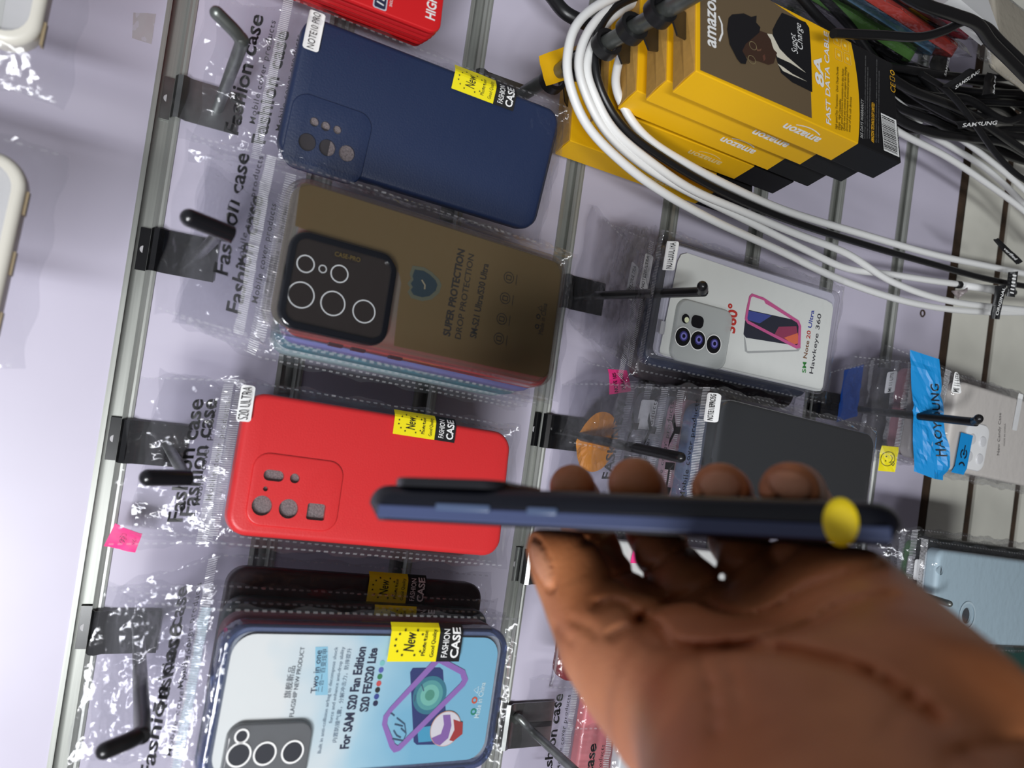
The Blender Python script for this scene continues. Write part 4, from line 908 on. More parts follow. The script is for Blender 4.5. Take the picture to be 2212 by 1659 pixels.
# ------------------------------------------------------------------ red retail cards at the top edge
RC = [rgb_mat(206, 30, 34, .4), rgb_mat(190, 26, 32, .4)]
for i in range(6):
    d = .135 - .014 * i; rot = (-2, 2.3, 12 - i)
    w_, h_ = .092, .150; px, py = [(964, -6), (958, 40), (950, 62), (944, 74), (930, 84), (918, 92)][i]
    px, py = [(950, 74), (943, 82), (936, 88), (929, 93), (920, 98), (912, 102)][i]
    pos = corner_pos(px, py, d, rot, w_, h_, -1, -1)
    r = empty('retail_card', Matrix.Translation(pos) @ rot3(*rot).to_4x4())
    tag(r, ['front red retail card with white lettering, at the top edge beside the navy case', 'red retail card directly behind the lettered front one', 'third red retail card from the front, top edge', 'fourth red retail card from the front, top edge', 'fifth red retail card from the front, top edge', 'red retail card nearest the wall in the stack at the top edge'][i], 'card', 'red retail cards by the navy case')
    v, f = slabmesh(w_, h_, .0022, .006, .0006, [], 0, 0, 0); weld(mesh('card', v, f, RC[i % 2], r))
    if i == 0:
        fr = Pack.__new__(Pack); fr.R = rot3(*rot); fr.pos = pos; fr.root = r; fr.w, fr.h, fr.t = w_, h_, .002
        fr.text('HIGH SPEED', fr.loc(938, 46), fr.loc(952, -70), WHITE, .0056, .02, conform=False, y=-.0004)
        fr.text('SHOCK PROOF', fr.loc(846, 16), fr.loc(852, -20), WHITE, .0016, .0, conform=False, y=-.0004)
        c = fr.loc(822, 0); v, f = fill([rrect(.012, .0075, .0012, 4, c[0], c[1])]); o = mesh('badge', [(a, -.0004, b) for a, b in v], f, rgb_mat(200, 205, 215), r, False)
        v, f = fill([rrect(.0108, .0063, .001, 4, c[0], c[1])]); mesh('badge_inner', [(a, -.0005, b) for a, b in v], f, rgb_mat(40, 44, 70), o, False)
        V, F = [], []
        for k in range(3): V, F = merge((V, F), line2([(c[0] - .003 + .003 * k, c[1] - .002), (c[0] - .002 + .003 * k, c[1] + .002)], .0008))
        mesh('badge_mark', [(a, -.0006, b) for a, b in V], F, WHITE, o, False)
# pink price note on the second hook row
pn = sheet('price_note', [at(224, 1180, .030), at(248, 1132, .034), at(308, 1152, .036), at(292, 1194, .032)], .0003, PINK, wav=.002, seed=4)
tag(pn, 'bright pink price note with a handwritten number, sticking out below the red case', 'price note')
def handw(o, quads, c4):
    a, b, c, d = [Vector(q) for q in c4]; nrm = (b - a).cross(d - a).normalized()
    if nrm.y > 0: nrm = -nrm
    V, F = [], []
    for st in quads: V, F = merge((V, F), line2(st, .018))
    P3 = [a * (1 - u) * (1 - t) + b * u * (1 - t) + c * u * t + d * (1 - u) * t + nrm * .0016 for u, t in V]
    return mesh('handwriting', P3, F, INK, o, False)
handw(pn, [[(.42, .55), (.50, .50), (.52, .42), (.46, .38), (.38, .42), (.36, .50)], [(.56, .50), (.66, .46), (.66, .36), (.58, .34)], [(.42, .82), (.50, .86), (.52, .76), (.58, .84), (.64, .74)]], [at(224, 1180, .031), at(248, 1132, .035), at(308, 1152, .037), at(292, 1194, .033)])
# ------------------------------------------------------------------ yellow cable boxes
BY = rgb_mat(243, 186, 18, .42); BK = rgb_mat(22, 22, 24, .5); KRAFT = pbr('kraft_board', srgb(196, 150, 74), .7, noise=.15, nscale=200)
BRN = pbr('brown_print', srgb(104, 88, 66), .45); TABM = pbr('black_tab', (.012, .012, .013, 1), .35)
def yellow_box(label, pos, rot, rod_pt, front=True, w_=.080, h_=.170, t=.0222, split=.040, worn=False, side=True, bw=.0):
    r = empty('cable_box', Matrix.Translation(Vector(pos)) @ rot3(*rot).to_4x4()); tag(r, label, 'box', 'yellow and black cable boxes')
    F = Pack.__new__(Pack); F.R = rot3(*rot); F.pos = Vector(pos); F.root = r; F.w, F.h, F.t = w_, h_, t
    hw, hh = w_ / 2, h_ / 2; zs = -hh + split
    # body, with a curved border between yellow and black
    n = 10; v = []; f = []; mi = []
    ed = [(-hw + w_ * i / n, 0.0) for i in range(n + 1)] + [(hw, t), ] + [(hw - w_ * i / n, t) for i in range(1, n + 1)]
    def zc(x, y): return zs - .004 * (1 - (x / hw) ** 2) if y == 0 else zs - .000
    N = len(ed)
    for lv in range(3):
        for x, y in ed: v.append((x, y, hh if lv == 0 else (zc(x, y) if lv == 1 else -hh)))
    for lv in range(2):
        for i in range(N): f.append((lv * N + i, (lv + 1) * N + i, (lv + 1) * N + (i + 1) % N, lv * N + (i + 1) % N)); mi.append(lv)
    f.append(tuple(2 * N + i for i in range(N))[::-1]); mi.append(1); f.append(tuple(range(N))); mi.append(0)
    o = mesh('carton_body', v, f, [BY, BK], r, False)
    for p_, m_ in zip(o.data.polygons, mi): p_.material_index = m_
    bv = o.modifiers.new('bevel', 'BEVEL'); bv.width = .0006; bv.segments = 2; bv.limit_method = 'ANGLE'; bv.angle_limit = math.radians(50)
    # kraft top: two folded flaps
    V = [(-hw + .001, .001, hh + .0004), (hw - .001, .001, hh + .0004), (hw - .001, t * .45, hh + .0035), (-hw + .001, t * .45, hh + .0010), (hw - .001, t - .001, hh + .0004), (-hw + .001, t - .001, hh + .0004)]
    V2 = [(a, b, c - .0005) for a, b, c in V]
    mesh('top_flap', V + V2, [(0, 1, 2, 3), (3, 2, 4, 5), (6, 9, 8, 7), (9, 11, 10, 8), (0, 6, 7, 1), (4, 10, 11, 5), (0, 3, 9, 6), (3, 5, 11, 9), (1, 7, 8, 2), (2, 8, 10, 4)], KRAFT, r, False)
    # hang tab: strip with a loop round the rod
    c = np.array(F.R.transposed() @ (Vector(rod_pt) - F.pos)); tb = MB(); R0, R1_ = .0066, .0094
    ring = [(math.cos(a), math.sin(a)) for a in np.linspace(0, 2 * math.pi, 22)[:-1]]
    for yy in (-.0035, .0035):
        pass
    k = len(tb.v); m_ = len(ring); vv = []
    for (a, b) in ring:
        for rr in (R0, R1_):
            for yy in (-.0035, .0035): vv.append((c[0] + rr * a, c[1] + yy, c[2] + rr * b - .0015))
    ff = []
    for i in range(m_):
        j = (i + 1) % m_; q = 4 * i; p_ = 4 * j
        ff += [(q, p_, p_ + 1, q + 1), (q + 2, q + 3, p_ + 3, p_ + 2), (q, q + 2, p_ + 2, p_), (q + 1, p_ + 1, p_ + 3, q + 3)]
    tb.add(vv, ff)
    a = Vector((c[0], c[1], c[2] - R1_ - .001)); b = Vector((0.0, t * .5, hh - .004)); x_ = Vector((.007, 0, 0)); y_ = Vector((0, .0007, 0))
    b1 = a.lerp(b, .25); 
    vv = []
    for p_, s_ in ((a, .45), (b1, 1.5), (b, 1.3)):
        vv += [p_ - x_ * s_ - y_, p_ + x_ * s_ - y_, p_ + x_ * s_ + y_, p_ - x_ * s_ + y_]
    ff = []
    for lv in range(2):
        for i in range(4): ff.append((lv * 4 + i, lv * 4 + (i + 1) % 4, lv * 4 + 4 + (i + 1) % 4, lv * 4 + 4 + i))
    ff += [(0, 3, 2, 1), (8, 9, 10, 11)]; tb.add(vv, ff); tb.build('hang_tab', TABM, r, True, 40)
    def smile(cx, cz, wd, sgn=1):
        return line2([(cx + wd * u, cz - .0022 * sgn * (1 - (2 * u) ** 2) ) for u in np.linspace(-.42, .46, 12)], .0010)
    # side print, white letters reading up the narrow side
    if side:
        v2, f2 = text_fit('amazon', (.0, 0), (.030, 0), .03); v2, f2 = merge((v2, f2), line2([(.004 + .02 * u, -.0022 - .0022 * (1 - (2 * u - 1) ** 2)) for u in np.linspace(0, 1, 10)], .0009))
        P = [(-hw - .0004, t * .36 + b_ * .9, -.022 + a_) for a_, b_ in v2]
        mesh('side_print', P, f2, WHITE if not worn else rgb_mat(240, 214, 140), r, False)
    return r, F
def prt(F, r, lp, mat, y, name='portrait_print', parent=None):
    v, f = fill([[F.loc(*q, 0.0) for q in lp]]); return mesh(name, [(a, y, b) for a, b in v], f, mat, parent or r, False)
z3 = lambda x, y: (1100 + .4069 * x, .4069 * y)
def z3l(l): return [z3(*q) for q in l]
r1, F1 = yellow_box('front yellow and black cable box with a portrait of a man in a hat', (.2401, -.1812, -.358), (-2.6, 4.2, 15.8), (xa, -.180, za))
pn_ = prt(F1, r1, [(1512, 152), (1512, -60), (1600, -40), (1742, 53), (1746, 100), (1750, 170), (1753, 256), (1700, 233)], BRN, -.0003, 'portrait_panel')
SK = rgb_mat(64, 44, 34, .5); JK = rgb_mat(24, 24, 27, .5); SH = rgb_mat(214, 208, 190, .5)
prt(F1, r1, z3l([(1395, 160), (1420, 110), (1445, 70), (1500, 92), (1570, 120), (1590, 150), (1600, 300), (1606, 492), (1500, 440), (1440, 390), (1420, 330), (1400, 250)]), JK, -.0005, parent=pn_)
prt(F1, r1, z3l([(1366, 182), (1392, 185), (1432, 262), (1470, 302), (1520, 345), (1572, 390), (1490, 338), (1420, 306), (1400, 262)]), SH, -.0006, parent=pn_)
prt(F1, r1, z3l([(1420, 340), (1450, 358), (1500, 395), (1578, 436), (1510, 408), (1450, 380)]), SH, -.0006, parent=pn_)
prt(F1, r1, z3l([(1232, 285), (1228, 240), (1290, 195), (1322, 165), (1362, 180), (1385, 215), (1397, 262), (1418, 285), (1400, 340), (1372, 348), (1340, 336), (1310, 326), (1292, 330), (1270, 318)]), SK, -.0007, parent=pn_)
prt(F1, r1, z3l([(1178, 82), (1240, 76), (1280, 95), (1308, 88), (1306, 125), (1328, 150), (1322, 178), (1290, 205), (1250, 238), (1232, 275), (1258, 320), (1250, 345), (1225, 342), (1205, 318), (1165, 240), (1152, 160), (1160, 100)]), rgb_mat(26, 25, 28, .5), -.0009, parent=pn_)
prt(F1, r1, z3l([(1340, 300), (1352, 292), (1356, 318), (1346, 330)]), rgb_mat(96, 62, 50), -.0008, parent=pn_)
prt(F1, r1, z3l([(1305, 255), (1318, 268), (1335, 262), (1330, 275), (1312, 276)]), rgb_mat(104, 74, 58), -.0008, parent=pn_)
V, F_ = [], []
for c_ in ((1282, 322), (1288, 248)):
    cc = F1.loc(*z3(*c_)); V, F_ = merge((V, F_), fill([circ(cc[0], cc[1], .0030, 20), circ(cc[0], cc[1], .0027, 20)]))
mesh('portrait_print', [(a, -.0010, b) for a, b in V], F_, rgb_mat(150, 136, 100), pn_, False)
def btxt(F, r, st, a, b, mat, h=None, bold=0, shear=0, parent=None): F.text(st, F.loc(*z3(*a)), F.loc(*z3(*b)), mat, h, bold, shear, conform=False, y=-.0006, name='lettering', parent=parent or r)
btxt(F1, r1, 'amazon', (1094, 262), (1092, -22), WHITE, .0095, .02)
l_ = [F1.loc(*z3(*q)) for q in [(1108, 88), (1125, 130), (1128, 180), (1112, 222)]]; v, f = line2(l_, .0013); mesh('lettering', [(a, -.0006, b) for a, b in v], f, WHITE, r1, False)
btxt(F1, r1, '8A', (1668, 470), (1652, 310), WHITE, .0072, .03, .12); btxt(F1, r1, 'FAST DATA CABLE', (1704, 668), (1690, 178), WHITE, .0042, .02)
btxt(F1, r1, 'Supot', (1530, 290), (1515, 185), WHITE, .0056, -.006, .2, pn_); btxt(F1, r1, 'Charge', (1556, 270), (1545, 132), WHITE, .0056, -.006, .2, pn_)
for k in range(6): btxt(F1, r1, ['High speed Data Transmission · Quick Charge Durable', 'Design · High Compatibility', 'High speed synchronous transmission fast data backup', 'Quality wire and connector parts support fast charging', 'structural performance functional properties', 'most of the usb devices'][k], (1738 + 14 * k, 690 + 3 * k), (1745 + 14 * k, 690 - [330, 160, 320, 330, 300, 170][k]), rgb_mat(60, 44, 16), .0019)
V, F_ = [], []
for q in ((1735, 215), (1778, 245), (1745, 295), (1792, 315)):
    cc = F1.loc(*z3(*q)); V, F_ = merge((V, F_), fill([rrect(.0085, .0062, .0006, 2, *cc), rrect(.0079, .0056, .0006, 2, *cc)]), fill([circ(cc[0], cc[1], .0013, 12)]))
mesh('icon_print', [(a, -.0006, b) for a, b in V], F_, rgb_mat(250, 220, 120), r1, False)
GI = rgb_mat(120, 120, 120); btxt(F1, r1, '365 DAYS WARRANTY', (1874, 740), (1878, 535), rgb_mat(190, 190, 186), .0026); btxt(F1, r1, 'AMAZON TECHNOLOGY LIMITED', (1932, 762), (1935, 552), rgb_mat(226, 170, 40), .0026, .03); btxt(F1, r1, 'MADE IN CHINA', (2062, 815), (2064, 676), rgb_mat(190, 190, 186), .0026)
for k in range(3): btxt(F1, r1, 'technology support after sales service please read all information about this', (1886 + 12 * k, 740), (1890 + 12 * k, 300 + 60 * k), GI, .0012)
for k in range(2): btxt(F1, r1, 'the information of this product is subject to the actual item inside', (1946 + 12 * k, 762), (1950 + 12 * k, 320 + 60 * k), GI, .0012)
btxt(F1, r1, 'CE', (2046, 500), (2046, 452), rgb_mat(226, 170, 40), .0050); cc = F1.loc(*z3(2030, 420)); v, f = fill([rrect(.0034, .0048, .0004, 2, *cc), rrect(.0026, .0040, .0003, 2, *cc)]); mesh('icon_print', [(a, -.0006, b) for a, b in v], f, rgb_mat(226, 170, 40), r1, False)
cc = F1.loc(*z3(2030, 388)); v, f = fill([circ(cc[0], cc[1], .0024, 6), circ(cc[0], cc[1], .0015, 6)]); mesh('icon_print', [(a, -.0006, b) for a, b in v], f, rgb_mat(226, 170, 40), r1, False)
def barcode(F, r, a, b, sd=3):
    p, q = F.loc(*z3(*a)), F.loc(*z3(*b)); x0, x1 = min(p[0], q[0]), max(p[0], q[0]); zl, zh = min(p[1], q[1]), max(p[1], q[1])
    o = mesh('barcode_patch', [(x0, -.0006, zl), (x1, -.0006, zl), (x1, -.0006, zh), (x0, -.0006, zh)], [(0, 1, 2, 3)], WHITE, r, False); rg = random.Random(sd); x = x0 + .0012; m_ = MB()
    while x < x1 - .0016:
        wd = rg.choice((.0003, .0005, .0008)); m_.quad([(x, -.0007, zl + .0018), (x + wd, -.0007, zl + .0018), (x + wd, -.0007, zh - .0004), (x, -.0007, zh - .0004)]); x += wd + rg.choice((.0004, .0006))
    m_.build('bar_print', INK, o, False)
barcode(F1, r1, (1985, 800), (2050, 640))
r2, F2 = yellow_box('second yellow and black cable box, just behind the portrait one', (.2430, -.1545, -.3580), (-2.6, 4.2, 15.6), (xa, -.153, za))
r3, F3 = yellow_box('third yellow and black cable box, lowest of the front three', (.2445, -.1265, -.3560), (-2.4, 4.2, 15.0), (xa, -.126, za))
c3 = at(1312, 235, .100)
rt = (-2, 3, 13); p4 = c3 - rot3(*rt) @ Vector((-.040, 0, .085))
r4, F4 = yellow_box('worn yellow cable box behind the white cables, facing out', p4, rt, (xa - .002, -.090, za), worn=True)
btxt(F4, r4, 'amazon', (606, 520), (606, 230), rgb_mat(246, 226, 170), .0120, .02)
r5, F5 = yellow_box('worn yellow cable box nearest the wall, its side lettering faded', at(1232, 304, .064) - rot3(-2, 3, 12) @ Vector((-.040, 0, .085)), (-2, 3, 12), (xa - .002, -.060, za), worn=True)
v_ = [at(1164, 122, .070), at(1222, 100, .066), at(1232, 168, .072), at(1180, 186, .074)]
r5i = r5.matrix_world.inverted(); sheet('open_flap', [(Matrix.Translation(-Vector(r5.location)) if False else r5i) @ q for q in v_], .0005, BY, r5, wav=.002, seed=2)
# ------------------------------------------------------------------ cables
CW = pbr('white_cable', srgb(232, 232, 230), .38); CB_ = pbr('black_cable', (.010, .010, .011, 1), .34)
def cable(label, pts, r, mat, group, seg=12, kind='charging_cable'):
    P = [at(*p) for p in pts]; v, f = sweep(spline(P, 8), r, seg); o = mesh(kind, v, f, mat, None, True, 60); return tag(o, label, 'cable', group)
GW = 'white cables looped over the hook of yellow boxes'
RW = .0030
cable('lowest white cable of the loop hanging before the slat wall', [(1990, 262, .07), (1800, 120, .085), (1560, 10, .10), (1400, -20, .112), (1310, 2, .118), (1248, 50, .122), (1226, 120, .124), (1233, 190, .124), (1268, 270, .122), (1332, 340, .120), (1420, 408, .116), (1540, 476, .108), (1680, 540, .100), (1820, 606, .092), (1960, 652, .085), (2090, 672, .080), (2240, 676, .075), (2330, 676, .07)], RW, CW, GW)
cable('white cable crossing to a black plug, second from below in the loop', [(1995, 282, .06), (1800, 140, .08), (1560, 24, .095), (1400, -4, .106), (1322, 18, .112), (1272, 66, .115), (1250, 135, .116), (1266, 205, .116), (1310, 285, .114), (1380, 350, .110), (1470, 405, .104), (1600, 470, .096), (1740, 540, .089), (1830, 580, .084), (1920, 592, .080), (2010, 606, .078), (2070, 614, .077)], RW, CW, GW)
cable('white cable rising beside the black one, third in the loop', [(2000, 250, .058), (1800, 128, .076), (1560, 18, .09), (1410, 0, .104), (1338, 26, .110), (1292, 76, .114), (1268, 140, .116), (1284, 205, .117), (1330, 285, .116), (1420, 360, .112), (1500, 412, .107), (1600, 455, .102), (1720, 505, .096), (1830, 548, .090), (1930, 610, .086), (2050, 650, .082), (2200, 668, .078), (2330, 680, .075)], RW, CW, GW)
cable('topmost white cable of the loop, running to the right frame edge', [(1960, 238, .05), (1800, 120, .07), (1600, 60, .085), (1440, 40, .098), (1360, 90, .106), (1330, 170, .110), (1352, 240, .112), (1400, 300, .112), (1480, 352, .110), (1580, 404, .106), (1700, 456, .100), (1850, 502, .094), (2010, 548, .088), (2130, 574, .084), (2240, 596, .080), (2330, 610, .078)], RW, CW, GW)
cable('black cable running inside the loop of white ones', [(1960, 210, .05), (1800, 90, .075), (1560, -6, .094), (1420, -14, .106), (1338, 10, .112), (1296, 60, .115), (1284, 130, .117), (1302, 205, .117), (1352, 280, .116), (1440, 346, .113), (1560, 414, .107), (1700, 474, .101), (1860, 526, .095), (2020, 572, .089), (2130, 602, .085), (2240, 622, .082), (2330, 630, .08)], .0029, CB_, GW)
GR = 'white cable ends below the yellow boxes'
for i, (pts, lb) in enumerate([([(1880, 190, .06), (1950, 232, .055), (2050, 284, .05), (2130, 340, .045), (2215, 412, .045), (2300, 500, .045)], 'upper white cable coming out below the portrait box'), ([(1890, 216, .075), (1955, 262, .07), (2060, 320, .062), (2140, 372, .058), (2220, 450, .055), (2300, 540, .055)], 'middle white cable coming out below the portrait box'), ([(1890, 250, .09), (1950, 290, .085), (2040, 336, .078), (2120, 388, .072), (2220, 462, .068), (2300, 545, .066)], 'lower white cable coming out below the portrait box')]):
    cable(lb, pts, RW, CW, GR)
GB_ = 'black cables right of the yellow boxes'
BC = [([(1150, -60, .05), (1190, -10, .05), (1225, 30, .055), (1290, 60, .06)], .0050, 'thick black cable curving in at the top edge left of the white loop'),
      ([(1700, -40, .12), (1770, 40, .12), (1850, 110, .115), (1960, 190, .11), (2080, 240, .10), (2220, 330, .09), (2300, 380, .09)], .0036, 'black cable sweeping down from the corner of the portrait box'),
      ([(1740, -40, .10), (1830, 50, .10), (1900, 140, .10), (1990, 215, .095), (2100, 270, .09), (2220, 300, .085), (2300, 310, .085)], .0036, 'black cable running under the first sweep right of the portrait box'),
      ([(1800, 72, .20), (1900, 76, .20), (1985, 80, .20), (2040, 66, .198), (2085, 46, .195), (2130, 56, .19), (2165, 90, .18), (2230, 150, .17), (2300, 210, .17)], .0030, 'thin black cable arching over the coloured packs'),
      ([(1930, -30, .21), (1990, 8, .21), (2060, 32, .205), (2110, 52, .20), (2140, 90, .19), (2180, 130, .18), (2240, 190, .17), (2300, 240, .17)], .0042, 'braided black cable crossing the coloured packs from the top edge'),
      ([(1840, 130, .11), (1960, 150, .10), (2040, 162, .10), (2120, 168, .10), (2230, 166, .10), (2300, 166, .1)], .0034, 'straight black cable pointing to the right edge below the coloured packs'),
      ([(1880, 150, .09), (1980, 190, .085), (2080, 215, .08), (2160, 222, .08), (2240, 226, .08), (2300, 228, .08)], .0032, 'black cable just below the straight one at the right edge'),
      ([(1850, 150, .075), (1950, 200, .07), (2060, 258, .07), (2150, 290, .068), (2240, 300, .066), (2300, 306, .066)], .0036, 'black cable above the white cable ends'),
      ([(1900, 205, .06), (1990, 248, .058), (2090, 278, .056), (2180, 320, .056), (2240, 352, .056), (2300, 380, .056)], .0036, 'black cable touching the white cable ends'),
      ([(1990, 160, .12), (2050, 200, .118), (2100, 260, .115), (2150, 330, .11), (2190, 372, .11), (2230, 400, .11), (2300, 450, .11)], .0026, 'thin black cable slanting down across the white cable ends'),
      ([(1900, 100, .09), (1980, 150, .088), (2030, 210, .086), (2110, 250, .084), (2190, 262, .082), (2300, 270, .082)], .0034, 'black cable looping between the tags at the right edge'),
      ([(1860, 60, .085), (1930, 130, .083), (2010, 180, .08), (2090, 196, .08), (2160, 200, .078), (2300, 204, .078)], .0034, 'black cable dropping behind the tags at the right edge')]
for pts, r_, lb in BC: cable(lb, pts, r_, CB_, GB_)
for i in range(9):
    y0 = 96 + 17 * i; dd = .060 + .010 * (i % 4)
    pts = [(1850 + 6 * i, y0 * .8, dd), (1935, y0 + 30 + 8 * math.sin(i), dd), (2010, y0 + 60 + 12 * math.sin(i * 2.1), dd), (2090, y0 + 78 + 16 * math.sin(i * 1.3), dd - .004), (2170, y0 + 92 + 22 * math.sin(i * 2.7), dd - .006), (2240, y0 + 112 + 26 * math.sin(i * 1.9), dd - .006), (2310, y0 + 130 + 26 * math.sin(i), dd - .006)]
    cable('black cable in the tangle behind the tags at the right edge', pts, .0036 + .0004 * (i % 3), CB_, GB_)
# paper tags tied to the cables
TAGM = pbr('black_tag', (.014, .014, .015, 1), .35)
def ctag(label, quad, d, st, ta, tb, h=.0034, seed=1, mat=None, ink=WHITE):
    P = [at(x, y, d + k) for (x, y), k in zip(quad, (0, .004, .002, -.002))]
    o = sheet('cable_tag', P, .0003, mat or TAGM, nx=10, ny=6, wav=.003, seed=seed); tag(o, label, 'tag')
    nrm = (P[1] - P[0]).cross(P[3] - P[0]).normalized()
    if nrm.y > 0: nrm = -nrm
    if st:
        a2, b2 = at(*ta, d + .004), at(*tb, d + .004); ux = (b2 - a2); L = ux.length; ux = ux / L; uz = ux.cross(nrm)
        if uz.x * 0 + uz.z < 0 and False: uz = -uz
        v, f = text_fit(st, (0, 0), (L, 0), .01, height=h); mesh('lettering', [a2 + ux * p[0] - uz * p[1] * -1 * -1 + nrm * .0022 for p in v], f, ink, o, False)
    return o
ctag('dark blue tag with white letters between the coloured packs and the black cables', [(2012, 168), (2012, 118), (2046, 110), (2050, 168)], .10, 'SAMSUNG', (2038, 166), (2050, 112), seed=3)
ctag('black tag hanging slanted below the dark blue tag', [(2040, 188), (2098, 148), (2118, 154), (2062, 192)], .13, 'SAMSUNG', (2058, 192), (2110, 156), seed=5)
ctag('black tag with torn end just left of the frame edge cables', [(2120, 206), (2128, 156), (2150, 160), (2150, 200)], .13, 'SAM', (2142, 204), (2146, 166), seed=6)
ctag('black tag lying across the lower black cables', [(2066, 262), (2148, 256), (2150, 274), (2070, 278)], .11, 'SAMSUNG', (2074, 274), (2148, 268), seed=7)
ctag('black tag on the end of the topmost white cable', [(2146, 520), (2156, 514), (2210, 566), (2196, 572)], .10, 'verified', (2166, 534), (2192, 558), .0024, seed=8)
ctag('white-lettered black tag hanging from the lowest white cable', [(2150, 618), (2176, 614), (2160, 690), (2140, 688)], .10, 'ORIGINAL', (2152, 682), (2168, 622), .0030, seed=9)
ctag('black tag wrapped round the black cable near the right edge', [(2178, 588), (2200, 586), (2192, 642), (2174, 640)], .10, '||||||', (2184, 634), (2190, 594), .0030, seed=10)
ctag('small silver and red tag near the end of the second white cable', [(2056, 628), (2092, 622), (2078, 640), (2068, 646)], .085, '', None, None, seed=11, mat=pbr('silver_tag', srgb(150, 140, 140), .3, noise=.5, nscale=300))
pl = empty('cable_plug', loc=at(2085, 617, .077)); tag(pl, 'black-collared white plug at the end of the second white cable', 'plug')
v, f = sweep([at(2064, 614, .077) - Vector(pl.location), at(2074, 615.5, .077) - Vector(pl.location)], .0036, 14); mesh('collar', v, f, INK, pl)
v, f = sweep([at(2074, 615.5, .077) - Vector(pl.location), at(2120, 622, .076) - Vector(pl.location), at(2150, 626, .0755) - Vector(pl.location)], [.0034, .0036, .0046], 14); mesh('plug_body', v, f, CW, pl)
v, f = sweep([at(2150, 626, .0755) - Vector(pl.location), at(2190, 632, .075) - Vector(pl.location)], .0034, 14); mesh('metal_tip', v, f, STEEL, pl)
# ------------------------------------------------------------------ the phone case held in front
CR3 = Matrix([[CR[r][c] for r in range(3)] for c in range(3)])   # camera axes -> world, columns right, down, forward
def cdir(v): return CR3 @ Vector(v)
EL, ER = atz(770, 1082, .257), atz(1962, 1134, .205)             # ends of the near long edge
ax_l = (EL - ER).normalized()                                    # towards the camera-bump end
mid = (EL + ER) / 2; vd = (mid - Vector(CC)).normalized()
ax_w = (vd - ax_l * vd.dot(ax_l)).normalized()                   # width, away from the viewer
ax_n = ax_l.cross(ax_w).normalized()
if ax_n.dot(cdir((0, -1, 0))) < 0: ax_n = -ax_n                  # the back of the case faces up in the photo
ax_w = (ax_w + ax_n * -0.02).normalized(); ax_n = (ax_n - ax_w * ax_n.dot(ax_w)).normalized()
HW, HL, HT = .078, (EL - ER).length, .0118
M = Matrix.Identity(4)
org = mid + ax_w * (HW / 2) + ax_n * (HT / 2)
X_ = ax_w; Z_ = ax_l; Y_ = -ax_n
for i in range(3): M[i][0] = X_[i]; M[i][1] = Y_[i]; M[i][2] = Z_[i]; M[i][3] = org[i]
hc = empty('phone_case', M); tag(hc, 'dark blue-black phone case held edge-on by the hand', 'phone case')
HB_ = pbr('navy_black_case', srgb(12, 14, 24), .34)
sgn = 1.0
v, f = shell_mesh(HW, HL, HT, .012, .0062, [], .0018, lip=.0034); weld(mesh('case_shell', v, f, HB_, hc))
v, f = slabmesh(.052, .040, .0030, .009, .0012, [], -.012, HL / 2 - .030, -.0026); weld(mesh('camera_bump', v, f, pbr('bump_black', (.008, .008, .010, 1), .25, coat=.4), hc))
b = MB(); b.box((-HW / 2 + .0004, HT * .74, -.002), (.0014, HT * .36, HL - .012)); o = b.build('lit_side_band', pbr('painted_lit_edge', srgb(60, 70, 104), .4), hc); bv = o.modifiers.new('bevel', 'BEVEL'); bv.width = .0005; bv.segments = 2  # light on the lower side of the case, painted as a slate blue strip
BTB = pbr('blue_button', srgb(70, 84, 112), .35)
for z0, l_ in ((HL / 2 - .038, .0185), (HL / 2 - .064, .0098)):
    b = MB(); b.box((-HW / 2 - .0004, HT * .56, z0), (.0016, .0026, l_)); o = b.build('side_button', BTB, hc); bv = o.modifiers.new('bevel', 'BEVEL'); bv.width = .0007; bv.segments = 3
v = []; f = []; n = 28
for r_, dx in ((0, -.0010), (.6, -.0010), (.95, -.0008), (1.0, -.0003)):
    for k in range(n): v.append((-HW / 2 + dx, HT * .50 + .0066 * r_ * math.sin(2 * math.pi * k / n), -HL / 2 + .0165 + .0040 * r_ * 1.15 * math.cos(2 * math.pi * k / n)))
for j in range(3):
    for k in range(n): f.append((j * n + k, j * n + (k + 1) % n, (j + 1) * n + (k + 1) % n, (j + 1) * n + k))
mesh('round_sticker', v, f, rgb_mat(244, 214, 20, .5), hc)['label'] = 'round yellow sticker'

# ------------------------------------------------------------------ the hand (one continuous surface grown from a signed-distance field)
def cp(px, py, z): return np.array([(px - IW / 2) / FPX * z, (py - IH / 2) / FPX * z, z])
VX = 0.00125
lo = np.array([.000, .006, .085]); hi = np.array([.196, .180, .345])
nx_, ny_, nz_ = [int(math.ceil((hi[i] - lo[i]) / VX)) for i in range(3)]
gx = (lo[0] + VX * np.arange(nx_)).astype(np.float32)[:, None, None]; gy = (lo[1] + VX * np.arange(ny_)).astype(np.float32)[None, :, None]; gz = (lo[2] + VX * np.arange(nz_)).astype(np.float32)[None, None, :]
def capd(a, b, ra, rb):
    ab = b - a; L2 = float(ab @ ab)
    t = np.clip(((gx - a[0]) * ab[0] + (gy - a[1]) * ab[1] + (gz - a[2]) * ab[2]) / L2, 0, 1)
    d = np.sqrt((gx - a[0] - t * ab[0]) ** 2 + (gy - a[1] - t * ab[1]) ** 2 + (gz - a[2] - t * ab[2]) ** 2)
    return d - (ra + (rb - ra) * t)
def smin(a, b, k):
    h = np.clip(.5 + .5 * (b - a) / k, 0, 1); return b + (a - b) * h - k * h * (1 - h)
def smax(a, b, k): return -smin(-a, -b, k)
def chain(J, k=.004):
    D = None
    for (a, ra), (b, rb) in zip(J[:-1], J[1:]):
        q = capd(cp(*a), cp(*b), ra, rb); D = q if D is None else smin(D, q, k)
    return D
